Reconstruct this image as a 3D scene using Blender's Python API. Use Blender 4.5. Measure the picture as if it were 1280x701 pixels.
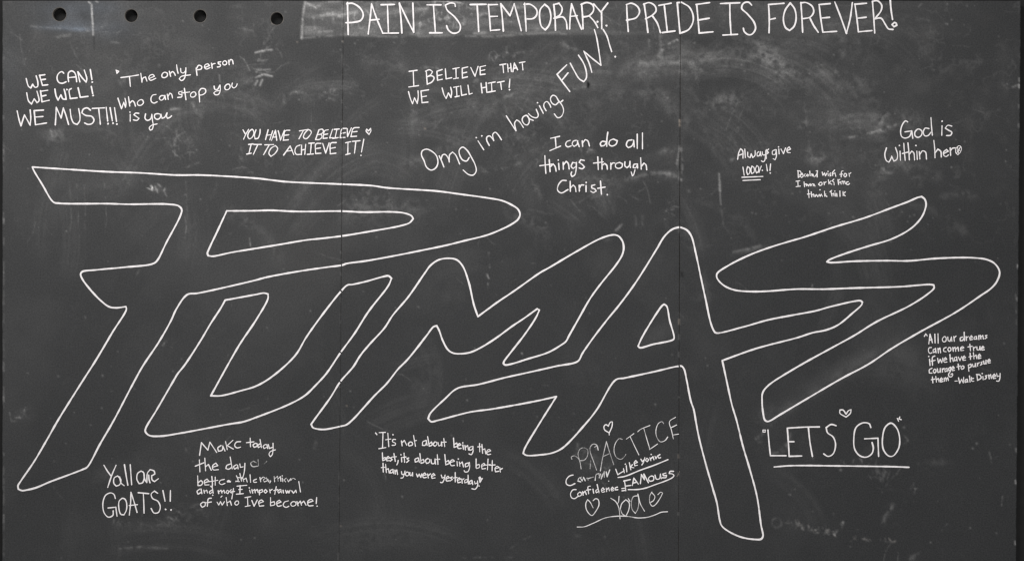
import bpy, math, random
import numpy as np

# ------------------------------------------------------------------ scene, camera, light
for o in list(bpy.data.objects):
    bpy.data.objects.remove(o, do_unlink=True)
sc = bpy.context.scene
COL = sc.collection

S = 1.2192 / 422.0                 # metres on the board for one pixel of the tracing grid (a 4 ft panel is 422 px)
def P(x, y, d=0.0):                # tracing-grid position on the board plane -> metres; d = height in front of the board
    return ((x - 640.0) * S, -d, (350.5 - y) * S)

CAM_DIST = 5.2
cam_d = bpy.data.cameras.new('camera')
cam = bpy.data.objects.new('camera', cam_d); COL.objects.link(cam)
cam.location = (0, -CAM_DIST, 0); cam.rotation_euler = (math.radians(90), 0, 0)
cam_d.sensor_width = 36.0; cam_d.sensor_fit = 'HORIZONTAL'
cam_d.lens = 36.0 * CAM_DIST / (1280 * S)
cam_d.clip_end = 100
sc.camera = cam

w = bpy.data.worlds.new('World'); sc.world = w; w.use_nodes = True
w.node_tree.nodes['Background'].inputs[0].default_value = (0.95, 0.97, 1.0, 1)
w.node_tree.nodes['Background'].inputs[1].default_value = 0.22

def area(name, loc, target, size, size_y, power, col):
    l = bpy.data.lights.new(name, 'AREA'); l.shape = 'RECTANGLE'; l.size = size; l.size_y = size_y
    l.energy = power; l.color = col
    o = bpy.data.objects.new(name, l); COL.objects.link(o); o.location = loc
    from mathutils import Vector
    o.rotation_euler = (Vector(target) - Vector(loc)).to_track_quat('-Z', 'Y').to_euler()
    return o
area('ceiling_lamp', (-1.9, -3.8, 2.9), (-0.4, 0, 0.1), 2.4, 1.2, 204, (1.0, 0.995, 0.99))
area('fill_light', (1.2, -4.6, 0.3), (0.3, 0, -0.5), 2.4, 1.6, 108, (1.0, 0.995, 0.99))  # added fill, set low to brighten the lower writing; not a room fixture

sc.view_settings.view_transform = 'Standard'; sc.view_settings.look = 'None'
sc.view_settings.exposure = 0.0; sc.view_settings.gamma = 1.0
sc.cycles.filter_width = 1.35

rng = np.random.default_rng(7)
random.seed(11)

# ------------------------------------------------------------------ materials
def nmat(name):
    m = bpy.data.materials.new(name); m.use_nodes = True
    nt = m.node_tree; b = nt.nodes['Principled BSDF']
    return m, nt, b
def node(nt, t, **kw):
    n = nt.nodes.new(t)
    for k, v in kw.items(): setattr(n, k, v)
    return n
def mixc(nt, fac, a, b):
    n = node(nt, 'ShaderNodeMix', data_type='RGBA')
    for sock, v in ((n.inputs['Factor'], fac), (n.inputs['A'], a), (n.inputs['B'], b)):
        if hasattr(v, 'links'): nt.links.new(v, sock)
        elif sock.name == 'Factor': sock.default_value = v
        else: sock.default_value = (*v, 1)
    return n.outputs['Result']
def mth(nt, op, a, b=None, clamp=False):
    n = node(nt, 'ShaderNodeMath', operation=op, use_clamp=clamp)
    for i, v in enumerate((a, b)):
        if v is None: continue
        if hasattr(v, 'links'): nt.links.new(v, n.inputs[i])
        else: n.inputs[i].default_value = v
    return n.outputs[0]
def noise(nt, vec, scale, detail=2.0, rough=0.5):
    n = node(nt, 'ShaderNodeTexNoise'); nt.links.new(vec, n.inputs['Vector'])
    n.inputs['Scale'].default_value = scale; n.inputs['Detail'].default_value = detail; n.inputs['Roughness'].default_value = rough
    return n.outputs['Fac']

def board_material():
    m, nt, b = nmat('blackboard_paint')
    geo = node(nt, 'ShaderNodeNewGeometry'); pos = geo.outputs['Position']
    att = node(nt, 'ShaderNodeAttribute', attribute_name='wear')
    sep = node(nt, 'ShaderNodeSeparateColor'); nt.links.new(att.outputs['Color'], sep.inputs[0])
    dust, tan, dark = sep.outputs[0], sep.outputs[1], sep.outputs[2]
    big = noise(nt, pos, 2.2, 3); mid = noise(nt, pos, 14, 4, 0.6); fine = noise(nt, pos, 190, 3, 0.75)
    v = mth(nt, 'ADD', mth(nt, 'MULTIPLY', big, 0.35), mth(nt, 'ADD', mth(nt, 'MULTIPLY', mid, 0.25), mth(nt, 'MULTIPLY', fine, 2.1)))
    v = mth(nt, 'ADD', v, -0.85)
    paint = mixc(nt, v, (0.0146, 0.0152, 0.0159), (0.0402, 0.0403, 0.0409))
    grain = noise(nt, pos, 170, 3, 0.65)
    g = mth(nt, 'MULTIPLY', grain, 1.7); g = mth(nt, 'ADD', g, 0.15)
    d = mth(nt, 'MULTIPLY', dust, g, clamp=True)
    c = mixc(nt, d, paint, (0.60, 0.585, 0.57))
    c = mixc(nt, mth(nt, 'MULTIPLY', att.outputs['Alpha'], g, clamp=True), c, (0.34, 0.42, 0.54))
    c = mixc(nt, tan, c, (0.44, 0.37, 0.31))
    c = mixc(nt, dark, c, (0.004, 0.004, 0.004))
    nt.links.new(c, b.inputs['Base Color'])
    b.inputs['Roughness'].default_value = 0.82
    b.inputs['Specular IOR Level'].default_value = 0.16
    bp = node(nt, 'ShaderNodeBump'); bp.inputs['Strength'].default_value = 0.18; bp.inputs['Distance'].default_value = 0.001
    nt.links.new(fine, bp.inputs['Height']); nt.links.new(bp.outputs[0], b.inputs['Normal'])
    return m

def chalk_material(name, cover, col):
    m, nt, b = nmat(name)
    geo = node(nt, 'ShaderNodeNewGeometry'); pos = geo.outputs['Position']
    att = node(nt, 'ShaderNodeAttribute', attribute_name='press')      # 1 on the stroke's ridge, 0 at its rim
    n1 = noise(nt, pos, 420, 2, 0.7); n2 = noise(nt, pos, 26, 4, 0.7); n3 = noise(nt, pos, 140, 3, 0.7)
    c = mixc(nt, n3, tuple(x * 0.66 for x in col), tuple(min(1, x * 1.26) for x in col))
    nt.links.new(c, b.inputs['Base Color'])
    b.inputs['Roughness'].default_value = 0.95; b.inputs['Specular IOR Level'].default_value = 0.1
    a = mth(nt, 'ADD', mth(nt, 'MULTIPLY', att.outputs['Fac'], 2.2), mth(nt, 'MULTIPLY', n1, 1.1))
    a = mth(nt, 'ADD', a, mth(nt, 'MULTIPLY', n2, 1.9))
    a = mth(nt, 'ADD', a, cover - 1.80, clamp=True)
    nt.links.new(a, b.inputs['Alpha'])
    return m

M_BOARD = board_material()
M_CHALK = chalk_material('chalk', 0.82, (0.79, 0.75, 0.742))
M_FAINT = chalk_material('rubbed_chalk', -0.22, (0.70, 0.68, 0.665))
M_SOFT = chalk_material('dry_chalk', 0.30, (0.73, 0.70, 0.69))
M_PEACH = chalk_material('peach_chalk', -0.5, (0.72, 0.58, 0.48))

def plain(name, c1, c2, scale, rough):
    m, nt, b = nmat(name)
    geo = node(nt, 'ShaderNodeNewGeometry')
    nt.links.new(mixc(nt, noise(nt, geo.outputs['Position'], scale, 4, 0.6), c1, c2), b.inputs['Base Color'])
    b.inputs['Roughness'].default_value = rough; b.inputs['Specular IOR Level'].default_value = 0.2
    return m
M_EDGE = plain('raw_board_edge', (0.03, 0.025, 0.021), (0.10, 0.08, 0.062), 160, 0.9)
M_WALL = plain('dark_wall_paint', (0.009, 0.009, 0.009), (0.017, 0.0165, 0.016), 30, 0.9)

# ------------------------------------------------------------------ chalk dust, scuffs and wear (plus a light falloff painted into the dust)
W, H = 1280, 860
def vnoise(sx, sy, seed):
    r = np.random.default_rng(seed)
    gx, gy = int(W / sx) + 3, int(H / sy) + 3
    g = r.random((gy, gx))
    X = np.arange(W) / sx; Y = np.arange(H) / sy
    xi = X.astype(int); yi = Y.astype(int)
    fx = X - xi; fy = Y - yi
    fx = fx * fx * (3 - 2 * fx); fy = fy * fy * (3 - 2 * fy)
    a = g[np.ix_(yi, xi)]; b = g[np.ix_(yi, xi + 1)]; c = g[np.ix_(yi + 1, xi)]; d = g[np.ix_(yi + 1, xi + 1)]
    fx = fx[None, :]; fy = fy[:, None]
    return (a * (1 - fx) + b * fx) * (1 - fy) + (c * (1 - fx) + d * fx) * fy
def fbm(s, seed, octv=4, ax=1.0, ay=1.0):
    t = np.zeros((H, W)); amp = 1.0; tot = 0
    for i in range(octv):
        t += amp * vnoise(max(s * ax / 2 ** i, 1.1), max(s * ay / 2 ** i, 1.1), seed * 31 + i); tot += amp; amp *= 0.6
    return t / tot
YY, XX = np.mgrid[0:H, 0:W].astype(float)
def sstep(a, b, x):
    t = np.clip((x - a) / (b - a), 0, 1); return t * t * (3 - 2 * t)
N_cloud = fbm(70, 1, 5); N_mid = fbm(22, 2, 4); N_fine = 0.62 * fbm(5, 3, 3) + 0.38 * (1 - np.clip(np.abs(fbm(12, 21, 4) - 0.5) * 5, 0, 1)); N_h = fbm(14, 4, 3, 3.0, 0.5); N_v = fbm(14, 5, 3, 0.4, 3.0)
N_web = np.abs(fbm(26, 9, 4) - 0.5) * 2            # thin veins where it nears zero
dust = np.zeros((H, W)); tan = np.zeros((H, W)); dark = np.zeros((H, W)); blue = np.zeros((H, W))

up = 1 - sstep(190, 330, YY + 30 * (N_cloud - 0.5))
dust += 0.003 + 0.012 * (1 - sstep(40, 660, YY)) * (1.2 - 1.1 * XX / W) + 0.010 * (1 - sstep(0, 900, XX)) * (1 - sstep(100, 500, YY)) + 0.012 * up * (0.3 + 1.2 * N_cloud)  # dust haze, thicker above; its fade to the right paints in the vignette
dust += 0.012 * (1 - XX / W)
dust += up * 0.030 * np.clip(N_mid - 0.50, 0, 1) * 2 * sstep(0.42, 0.62, N_cloud)
dust += 0.024 * np.clip(fbm(110, 33, 5) - 0.48, 0, 1) * 4 * (0.4 + 0.6 * (1 - sstep(200, 600, YY)))
veins = np.clip(1 - N_web / 0.07, 0, 1) * sstep(0.45, 0.62, fbm(40, 12, 3))
dust += veins * 0.045 * (0.15 + 0.85 * up)

def blob(cx, cy, rx, ry, amt, rot=0, nz=None, p=2.0):
    a = math.radians(rot); dx = XX - cx; dy = YY - cy
    u = (dx * math.cos(a) + dy * math.sin(a)) / rx; v = (-dx * math.sin(a) + dy * math.cos(a)) / ry
    k = np.exp(-(u * u + v * v) ** (p / 2) * 1.2)
    global dust
    dust += amt * 0.55 * k * (1.0 if nz is None else np.clip(nz * 2.4 - 0.6, 0, 1.8))
def line(pts, wd, amt, ch='dust', gap=0.35, soft=1.0):
    """a soft-edged dry streak along a polyline, broken up by grain"""
    global dust, tan, dark
    arr = {'dust': dust, 'tan': tan, 'dark': dark}[ch]
    for (x0, y0), (x1, y1) in zip(pts[:-1], pts[1:]):
        m = wd * 2 + 2
        xa, xb = int(max(0, min(x0, x1) - m)), int(min(W, max(x0, x1) + m + 1))
        ya, yb = int(max(0, min(y0, y1) - m)), int(min(H, max(y0, y1) + m + 1))
        if xb <= xa or yb <= ya: continue
        X = XX[ya:yb, xa:xb]; Y = YY[ya:yb, xa:xb]
        L2 = (x1 - x0) ** 2 + (y1 - y0) ** 2 + 1e-6
        t = np.clip(((X - x0) * (x1 - x0) + (Y - y0) * (y1 - y0)) / L2, 0, 1)
        d = np.hypot(X - x0 - t * (x1 - x0), Y - y0 - t * (y1 - y0))
        k = np.exp(-(d / (wd * 0.6)) ** 2 * soft)
        n = np.clip((N_fine[ya:yb, xa:xb] - gap) * 3.2, 0, 1)
        sub = arr[ya:yb, xa:xb]
        np.maximum(sub, sub * (1 - k) + k * (sub + amt * n), out=sub)
def arc(cx, cy, r, a0, a1, wd, amt, sq=1.0):
    n = 26; pts = []
    for i in range(n + 1):
        a = math.radians(a0 + (a1 - a0) * i / n)
        pts.append((cx + r * math.cos(a), cy - r * sq * math.sin(a)))
    global dust
    before = dust.copy(); line(pts, wd, amt, gap=0.25)
    dust = before + 0.42 * (dust - before) * np.clip(N_fine * 1.6 - 0.25 + 0.8 * (N_mid - 0.5), 0, 1.3)
def ghost(x0, y0, x1, y1, h, amt, n, tilt=0.0, col='dust'):
    """remains of words that were wiped away: short broken strokes in a band"""
    r = random.Random(int(x0 * 7 + y0))
    for i in range(n):
        f = r.random(); x = x0 + (x1 - x0) * f; y = y0 + (y1 - y0) * f + r.uniform(-h, h) * 0.5
        a = r.choice([0.1, 1.5, 1.3, 2.6, 0.6, 1.8]) + tilt; L = r.uniform(0.3, 1.0) * h * 0.55
        pts = [(x, y)]
        for k in range(3):
            a += r.uniform(-0.6, 0.6); pts.append((pts[-1][0] + L / 2 * math.cos(a), pts[-1][1] - L / 2 * math.sin(a)))
        line(pts, r.uniform(0.9, 1.6), amt * r.uniform(0.25, 0.95), col)

def swipe(cx, cy, R, a0, a1, half, amt, seed, sq=1.0):
    """one stroke of a duster: an arc with fine streaks running along it, fading in and out"""
    global dust
    r_ = np.random.default_rng(seed)
    m = 0.5 * (a0 + a1); ext = R * abs(math.radians(a1 - a0)) / 2 + half + 6
    mx, my = cx + R * math.cos(math.radians(m)), cy - R * math.sin(math.radians(m)) * sq
    xa, xb, ya, yb = int(max(0, mx - ext)), int(min(W, mx + ext)), int(max(0, my - ext)), int(min(H, my + ext))
    if xb - xa < 3 or yb - ya < 3: return
    X = XX[ya:yb, xa:xb] - cx; Y = -(YY[ya:yb, xa:xb] - cy) / sq
    d = np.hypot(X, Y) - R; ang = np.degrees(np.arctan2(Y, X)); ang = m + (ang - m + 180) % 360 - 180
    t = (ang - min(a0, a1)) / abs(a1 - a0)
    n1 = r_.random(int(half * 4) + 8); n2 = r_.random(int(half * 0.9) + 8)
    q = (d + half) ; f1 = np.interp(np.clip(q * 1.6, 0, len(n1) - 1), np.arange(len(n1)), n1); f2 = np.interp(np.clip(q * 0.4, 0, len(n2) - 1), np.arange(len(n2)), n2)
    k = np.clip(1 - (d / half) ** 2, 0, 1) ** 0.7 * sstep(0, 0.22, t) * (1 - sstep(0.6, 1.0, t))
    dust[ya:yb, xa:xb] += amt * k * (0.15 + 0.9 * f1 * f2 + 0.5 * f2 * f2) * (0.35 + 1.3 * N_fine[ya:yb, xa:xb])
rs = np.random.default_rng(19)
for i in range(95):
    cx = rs.uniform(30, 1150); cy = rs.uniform(20, 250) if rs.random() < 0.85 else rs.uniform(300, 690)
    R = rs.uniform(60, 260); a = rs.uniform(20, 160); span = math.degrees(rs.uniform(50, 170) / R); up_ = cy < 260
    dens = 1.0 if 430 < cx < 960 else 0.7
    swipe(cx - R * math.cos(math.radians(a)), cy + R * math.sin(math.radians(a)), R, a, a - span * rs.choice((-1, 1)), rs.uniform(8, 26), rs.uniform(0.026, 0.066) * dens * (1.0 if up_ else 0.45), 100 + i)
for k, (cx, cy, R, a0, a1, hw, am) in enumerate(((830, 190, 108, 128, 70, 13, 0.11), (905, 200, 120, 116, 42, 18, 0.10), (930, 215, 150, 100, 30, 24, 0.05), (860, 330, 250, 112, 84, 22, 0.06),
        (640, 330, 230, 105, 70, 26, 0.07), (600, 260, 150, 80, 40, 18, 0.08), (1010, 300, 160, 100, 50, 24, 0.05), (745, 300, 210, 110, 80, 26, 0.06), (1080, 240, 90, 130, 60, 12, 0.07),
        (420, 300, 190, 110, 80, 14, 0.07), (250, 330, 210, 100, 62, 20, 0.06), (110, 300, 150, 110, 70, 18, 0.05), (210, 900, 230, 112, 68, 18, 0.035), (190, 905, 250, 104, 80, 9, 0.045), (480, 880, 220, 120, 62, 24, 0.018), (1100, 400, 380, 105, 88, 16, 0.05), (505, 340, 180, 62, 100, 14, 0.05))):
    swipe(cx, cy, R, a0, a1, hw, am * 1.15, 300 + k)

# the wiped band under the big heading
bx = sstep(377, 384, XX + 0.05 * (YY - 24)) * (1 - sstep(600, 900, XX)) * sstep(2, 4, YY) * (1 - sstep(43, 47, YY + (XX - 380) * 0.004))
dust += bx * (1.25 - 0.5 * sstep(420, 560, XX)) * (0.060 + 0.30 * np.clip(N_h - 0.38, 0, 1) * 1.6 + 0.05 * np.clip(N_mid - 0.4, 0, 1))
bx2 = sstep(380, 400, XX) * (1 - sstep(1100, 1250, XX)) * (1 - sstep(38, 52, YY))
dust += bx2 * 0.034 * (0.3 + N_h)
line([(381, 4), (378, 25), (377, 48)], 2.4, 0.55, gap=0.2)
line([(377, 48), (425, 44), (500, 46.5), (560, 45), (620, 46), (700, 40)], 2.2, 0.22, gap=0.3)
line([(382, 3), (395, 10), (404, 3), (425, 2)], 2.2, 0.36, gap=0.25)
line([(392, 22), (410, 18), (424, 20), (446, 15)], 3, 0.34, gap=0.25)
line([(393, 24), (394, 36)], 2, 0.22); line([(416, 16), (417, 28)], 2.4, 0.30)
line([(398, 40), (424, 39)], 2.2, 0.26)
line([(543, 1), (560, 2), (576, 4)], 1.6, 0.7, gap=0.1); line([(543, 0), (544, 4)], 1.6, 0.7, gap=0.1)
line([(430, 2), (470, 3), (540, 3)], 1.6, 0.20)
ghost(440, 24, 640, 22, 30, 0.30, 70); ghost(640, 22, 860, 22, 30, 0.12, 40)
for x, y, l in ((508, 43, 20), (593, 42, 13), (548, 24, 12), (520, 12, 14), (640, 10, 16), (658, 38, 14)):
    line([(x, y), (x + l, y - 1)], 3.2, 0.30, gap=0.2)
line([(524, 40), (526, 25)], 3, 0.3); line([(579, 30), (580, 22)], 4, 0.25); blob(523, 34, 8, 8, 0.12, 0, N_fine)

# round the drilled holes
blob(90, 22, 70, 24, 0.040, 0, N_mid); blob(88, 34, 34, 3, 0.10, 4, N_fine)
line([(38, 33), (60, 35), (90, 37), (111, 39)], 2.0, 0.12, gap=0.3)
blob(80, 45, 16, 4, 0.09, -6, N_fine); line([(72, 47), (88, 43)], 2.5, 0.16)
line([(111, 3), (114.5, 6), (115, 18), (116, 30), (116.5, 44)], 1.5, 0.85, gap=0.15)
line([(117, 20), (117.5, 48), (118, 62)], 1.2, 0.55, 'dark', 0.2)
line([(120, 2), (122, 3)], 1.6, 0.5, gap=0.1)
blob(297, 8, 9, 3, 0.12, 0, N_fine); blob(302, 38, 10, 7, 0.12, 0, N_fine); line([(295, 36), (316, 38)], 2.5, 0.14)
line([(140, 53), (150, 54)], 2, 0.16)
for hx, hy in ((74, 18.5), (164, 20), (250, 20.5), (346, 23.5)): blob(hx, hy + 3, 13, 12, 0.035, 0, N_mid)

# wiped words and sweeps of the duster, upper half
ghost(308, 84, 342, 80, 46, 0.20, 16); line([(319, 66), (328, 64), (340, 62.5)], 1.8, 0.62, gap=0.2); line([(320, 97), (330, 93), (340, 95.5)], 1.8, 0.66, gap=0.2); line([(325, 107), (328, 100)], 1.8, 0.6, gap=0.1); line([(319, 106), (322, 101)], 1.8, 0.5, gap=0.1); line([(321, 88), (338, 87)], 1.6, 0.4, gap=0.2)
line([(322, 77), (333, 75)], 2, 0.3)
ghost(250, 150, 300, 120, 60, 0.08, 18); line([(237, 124), (246, 140)], 3, 0.14); line([(240, 130), (252, 146)], 4, 0.10); line([(214, 137), (226, 135)], 2.4, 0.42); blob(223, 143, 4, 2.5, 0.2)
line([(274, 94), (275, 103)], 1.5, 0.2); blob(315, 130, 14, 14, 0.06, 0, N_fine); blob(199, 82, 2, 2, 0.2)
line([(355, 130), (356, 120), (370, 115), (395, 119), (420, 126)], 3, 0.14); blob(392, 122, 30, 9, 0.07, 0, N_fine); ghost(398, 118, 418, 112, 12, 0.22, 10)
blob(66, 165, 18, 6, 0.06, 0, N_fine); ghost(62, 168, 82, 168, 10, 0.2, 8)
blob(200, 236, 9, 6, 0.15, 0, N_fine); ghost(187, 238, 207, 237, 9, 0.55, 16, 0.2); line([(205, 238), (208, 245)], 1.3, 0.25)
ghost(215, 185, 240, 195, 40, 0.14, 16); line([(217, 170), (219, 195)], 1.6, 0.20); ghost(300, 200, 312, 212, 26, 0.14, 10)
for x in (232, 131, 96, 87, 105): line([(x, 225 + x % 7), (x + 2, 262 + x % 11), (x + 1, 290)], 1.2, 0.09)
line([(231, 270), (233, 283), (231, 298)], 1.2, 0.16); line([(312, 298), (313, 307)], 1.5, 0.3)
blob(505, 190, 14, 45, 0.030, 0, N_v); blob(518, 155, 7, 30, 0.12, 0, N_v); blob(516, 142, 9, 14, 0.06, 0, N_mid)
arc(535, 100, 26, 130, 50, 3, 0.16, 0.6); blob(625, 72, 22, 5, 0.12, -4, N_fine); ghost(608, 74, 642, 70, 12, 0.24, 16)
line([(648, 66), (665, 63)], 2, 0.16); line([(590, 107), (596, 100)], 3.5, 0.22); blob(620, 100, 4, 3, 0.15); line([(632, 121), (642, 118)], 3, 0.2)
blob(610, 135, 36, 16, 0.055, 0, N_fine); blob(642, 130, 20, 22, 0.06, 0, N_fine); blob(634, 170, 22, 20, 0.06, 20, N_fine)
blob(605, 212, 18, 6, 0.14, -8, N_fine); line([(596, 217), (625, 212), (650, 204)], 3, 0.12); blob(645, 200, 20, 8, 0.05, 0, N_fine)
blob(702, 60, 14, 12, 0.10, 40, N_fine); line([(705, 55), (715, 63)], 4, 0.16); blob(719, 62, 3, 2, 0.24); line([(701, 43), (708, 43)], 1.6, 0.28)
blob(764, 75, 12, 22, 0.10, 0, N_fine); blob(756, 76, 6, 5, 0.18, 0, N_fine)
line([(811, 46), (812, 62)], 2.4, 0.16); line([(826, 46), (828, 62), (824, 70)], 4, 0.22); blob(825, 70, 4, 4, 0.16)
line([(836, 55), (846, 50), (850, 52)], 2, 0.35); line([(858, 48), (868, 54)], 2.4, 0.18); blob(790, 66, 42, 20, 0.045, 0, N_fine)
arc(830, 152, 90, 130, 55, 6, 0.11, 0.85); arc(920, 180, 118, 118, 40, 14, 0.080, 0.95); blob(810, 92, 26, 12, 0.07, 0, N_fine)
blob(908, 82, 10, 6, 0.08, 0, N_fine); arc(900, 120, 80, 70, 10, 16, 0.06); arc(930, 220, 210, 100, 40, 20, 0.035)
line([(870, 91), (870, 101)], 1.5, 0.18); blob(860, 88, 8, 30, 0.04, 0, N_v); blob(700, 106, 40, 10, 0.055, 0, N_fine); line([(715, 112), (735, 108)], 2.4, 0.13)
blob(720, 120, 60, 30, 0.035, 0, N_fine); blob(830, 110, 30, 40, 0.030, 0, N_mid)
for cx, cy in ((1020, 82), (1028, 81), (1053, 68), (1052, 50), (1073, 53)): blob(cx, cy, 4, 4, 0.14, 0, N_fine)
line([(1095, 22), (1130, 23), (1160, 25)], 6, 0.07); line([(1148, 9), (1152, 5)], 1.6, 0.2); blob(1220, 77, 7, 1.6, 0.12, 0, N_fine)
arc(1010, 190, 95, 80, -30, 16, 0.045); arc(1040, 150, 60, 120, 20, 10, 0.045); blob(1255, 90, 12, 30, 0.020, 0, N_v); line([(1254, 105), (1259, 110)], 3, 0.12)
line([(1266, 109), (1274, 106)], 2, 0.25)
blob(1105, 162, 30, 6, 0.10, -18, N_fine); line([(1062, 172), (1090, 166), (1120, 156)], 2.2, 0.28); blob(1100, 164, 7, 3, 0.22, -15, N_fine); line([(1101, 155), (1104, 144), (1110, 143)], 4, 0.20)
blob(1060, 172, 12, 4, 0.12, 0, N_fine); blob(1145, 150, 8, 8, 0.10, 0, N_fine); ghost(1100, 215, 1116, 214, 12, 0.20, 12); blob(1108, 215, 13, 3, 0.14, -4, N_fine); blob(1104, 222, 7, 3, 0.12)
line([(1006, 130), (1010, 170), (1015, 205)], 2.5, 0.07); line([(1000, 160), (1008, 150)], 5, 0.10); blob(1060, 190, 30, 16, 0.05, 20, N_fine)
line([(986, 243), (1000, 240)], 2, 0.22); blob(984, 232, 10, 10, 0.06, 0, N_fine); line([(908, 210), (914, 200), (918, 198)], 3, 0.12); blob(861, 239, 2, 2, 0.25)
# below the verse, seam side
blob(830, 219, 26, 5, 0.12, 6, N_fine); line([(790, 222), (820, 216), (838, 217), (850, 224)], 4, 0.15); blob(832, 217, 8, 3, 0.15, 0, N_fine); blob(790, 225, 30, 4, 0.06, 0, N_fine)
line([(850, 185), (847, 200), (846, 210)], 2, 0.28); line([(852, 186), (853, 212)], 2, 0.22); line([(852, 215), (852, 226)], 1.8, 0.3)
line([(898.8, 217), (899.4, 226)], 1.6, 0.32, gap=0.2); line([(899.4, 226), (899.9, 238)], 2.2, 0.42, gap=0.2); line([(899.9, 238), (900.8, 256)], 1.4, 0.30, gap=0.25); line([(901, 255), (904, 280)], 1.6, 0.10)
ghost(700, 235, 800, 240, 40, 0.11, 40); blob(740, 200, 40, 4, 0.07, 0, N_fine); ghost(722, 190, 745, 190, 8, 0.2, 10); blob(660, 240, 10, 30, 0.04, 0, N_v)
ghost(830, 258, 840, 262, 14, 0.2, 8); line([(795, 270), (795, 282)], 2, 0.10); line([(803, 270), (803, 282)], 2, 0.10); line([(770, 288), (777, 281)], 2.4, 0.3); blob(759, 299, 5, 3, 0.10)
ghost(640, 160, 670, 190, 40, 0.12, 20); line([(652, 258), (660, 262), (690, 268)], 2.5, 0.06)
blob(640, 180, 10, 30, 0.06, 10, N_fine); ghost(450, 245, 490, 245, 20, 0.09, 24)
# lower half: far cleaner
for x, y in ((560, 368), (575, 372), (520, 480), (530, 485), (543, 462), (884, 370), (884, 362)): blob(x, y, 7, 9, 0.045, 0, N_fine)
blob(883, 360, 4, 18, 0.12, -8, N_fine); blob(875, 372, 9, 6, 0.06, 0, N_fine); blob(940, 312, 20, 3, 0.16, -14, N_fine); line([(917, 315), (935, 311), (950, 307)], 2.4, 0.16)
line([(611, 316), (612, 334)], 1.6, 0.2); line([(609, 343), (611, 348)], 1.5, 0.45); line([(610, 354), (610, 360)], 1.2, 0.25); line([(106, 393), (107, 399)], 1.5, 0.35); line([(203, 432), (208, 425)], 1.2, 0.25)
blob(170, 330, 20, 6, 0.05, -8, N_fine); line([(171, 344), (176, 332)], 1.5, 0.12); line([(1015, 359), (1016, 355)], 1.2, 0.45); blob(1113, 301, 1.5, 1.5, 0.4); blob(652.5, 441.5, 1.1, 1.1, 0.9)
blob(1075, 453, 50, 7, 0.16, -31, N_mid); blob(1126, 455, 22, 22, 0.11, -40, N_mid); blob(1020, 490, 40, 5, 0.13, -31, N_mid); blob(985, 508, 26, 7, 0.13, -30, N_mid); blob(1050, 462, 60, 12, 0.06, -31)
blob(960, 520, 16, 14, 0.07, 0, N_fine); blob(988, 555, 50, 34, 0.030, 0, N_mid); blob(820, 420, 22, 14, 0.05, -30, N_mid)
arc(965, 545, 22, -90, 10, 4, 0.16); line([(945, 548), (955, 541)], 3, 0.12); blob(950, 552, 3, 2, 0.10)
ghost(1040, 578, 1095, 577, 8, 0.16, 14); blob(1051, 587, 1.6, 1.6, 0.5); line([(1095, 583), (1102, 600), (1106, 590)], 3, 0.11); ghost(1090, 600, 1110, 600, 24, 0.08, 14)
line([(1128, 540), (1135, 550), (1128, 556)], 2, 0.10); blob(1130, 534, 1.4, 1.4, 0.4); blob(1172, 577, 12, 4, 0.11, 0, N_fine); line([(1237, 565), (1240, 577), (1247, 570)], 1.6, 0.18); blob(1221, 554, 1.3, 1.3, 0.5); blob(1216, 560, 1.3, 1.3, 0.4)
line([(1253, 620), (1252, 632)], 1.4, 0.12); ghost(1134, 612, 1146, 615, 10, 0.12, 8); line([(1104, 655), (1107, 640), (1114, 634), (1116, 630)], 3.5, 0.12); blob(1110, 638, 5, 8, 0.06, 0, N_fine)
ghost(984, 656, 1045, 667, 8, 0.15, 56, 0, 'dust'); ghost(984, 656, 1045, 667, 8, 0.05, 26, 0, 'tan'); line([(1043, 668), (1050, 656), (1054, 652), (1052, 660)], 2, 0.2); arc(971, 653, 6, 0, 360, 2, 0.12)
ghost(1062, 674, 1122, 677, 5, 0.10, 22, 0, 'dust'); ghost(1062, 674, 1122, 677, 5, 0.07, 14, 0, 'tan'); blob(1141, 696, 5, 5, 0.09, 0, N_fine); line([(1138, 698), (1150, 690)], 3, 0.12)
line([(990, 612), (994, 611)], 1.5, 0.3); line([(986, 618), (988, 618)], 1.5, 0.25)
blob(145, 585, 40, 10, 0.045, -24, N_mid); blob(190, 585, 14, 10, 0.035, 0, N_mid); blob(235, 640, 30, 16, 0.045, 0, N_fine); ghost(205, 655, 245, 638, 22, 0.13, 30); line([(150, 685), (175, 683), (208, 685)], 2.4, 0.13); ghost(140, 655, 210, 662, 14, 0.09, 26)
line([(232, 560), (234, 565)], 1.6, 0.22); blob(90, 660, 12, 40, 0.03, 0, N_v); blob(30, 517, 12, 8, 0.08, 0, N_fine); ghost(24, 520, 36, 514, 10, 0.18, 8); line([(12, 515), (14, 526), (22, 526)], 1.5, 0.13); blob(73, 470, 1.5, 1.5, 0.25)
blob(470, 670, 40, 22, 0.035, 0, N_fine); blob(350, 650, 30, 16, 0.03, 0, N_mid); line([(575, 697), (600, 696), (640, 696)], 1.6, 0.08); line([(395, 552), (393, 560)], 3, 0.06); blob(722, 669, 4, 2, 0.13, 0, N_fine)
ghost(720, 570, 760, 600, 26, 0.10, 26); blob(740, 578, 26, 16, 0.045, 0, N_mid); blob(845, 612, 10, 30, 0.02, 0, N_v)
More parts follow.
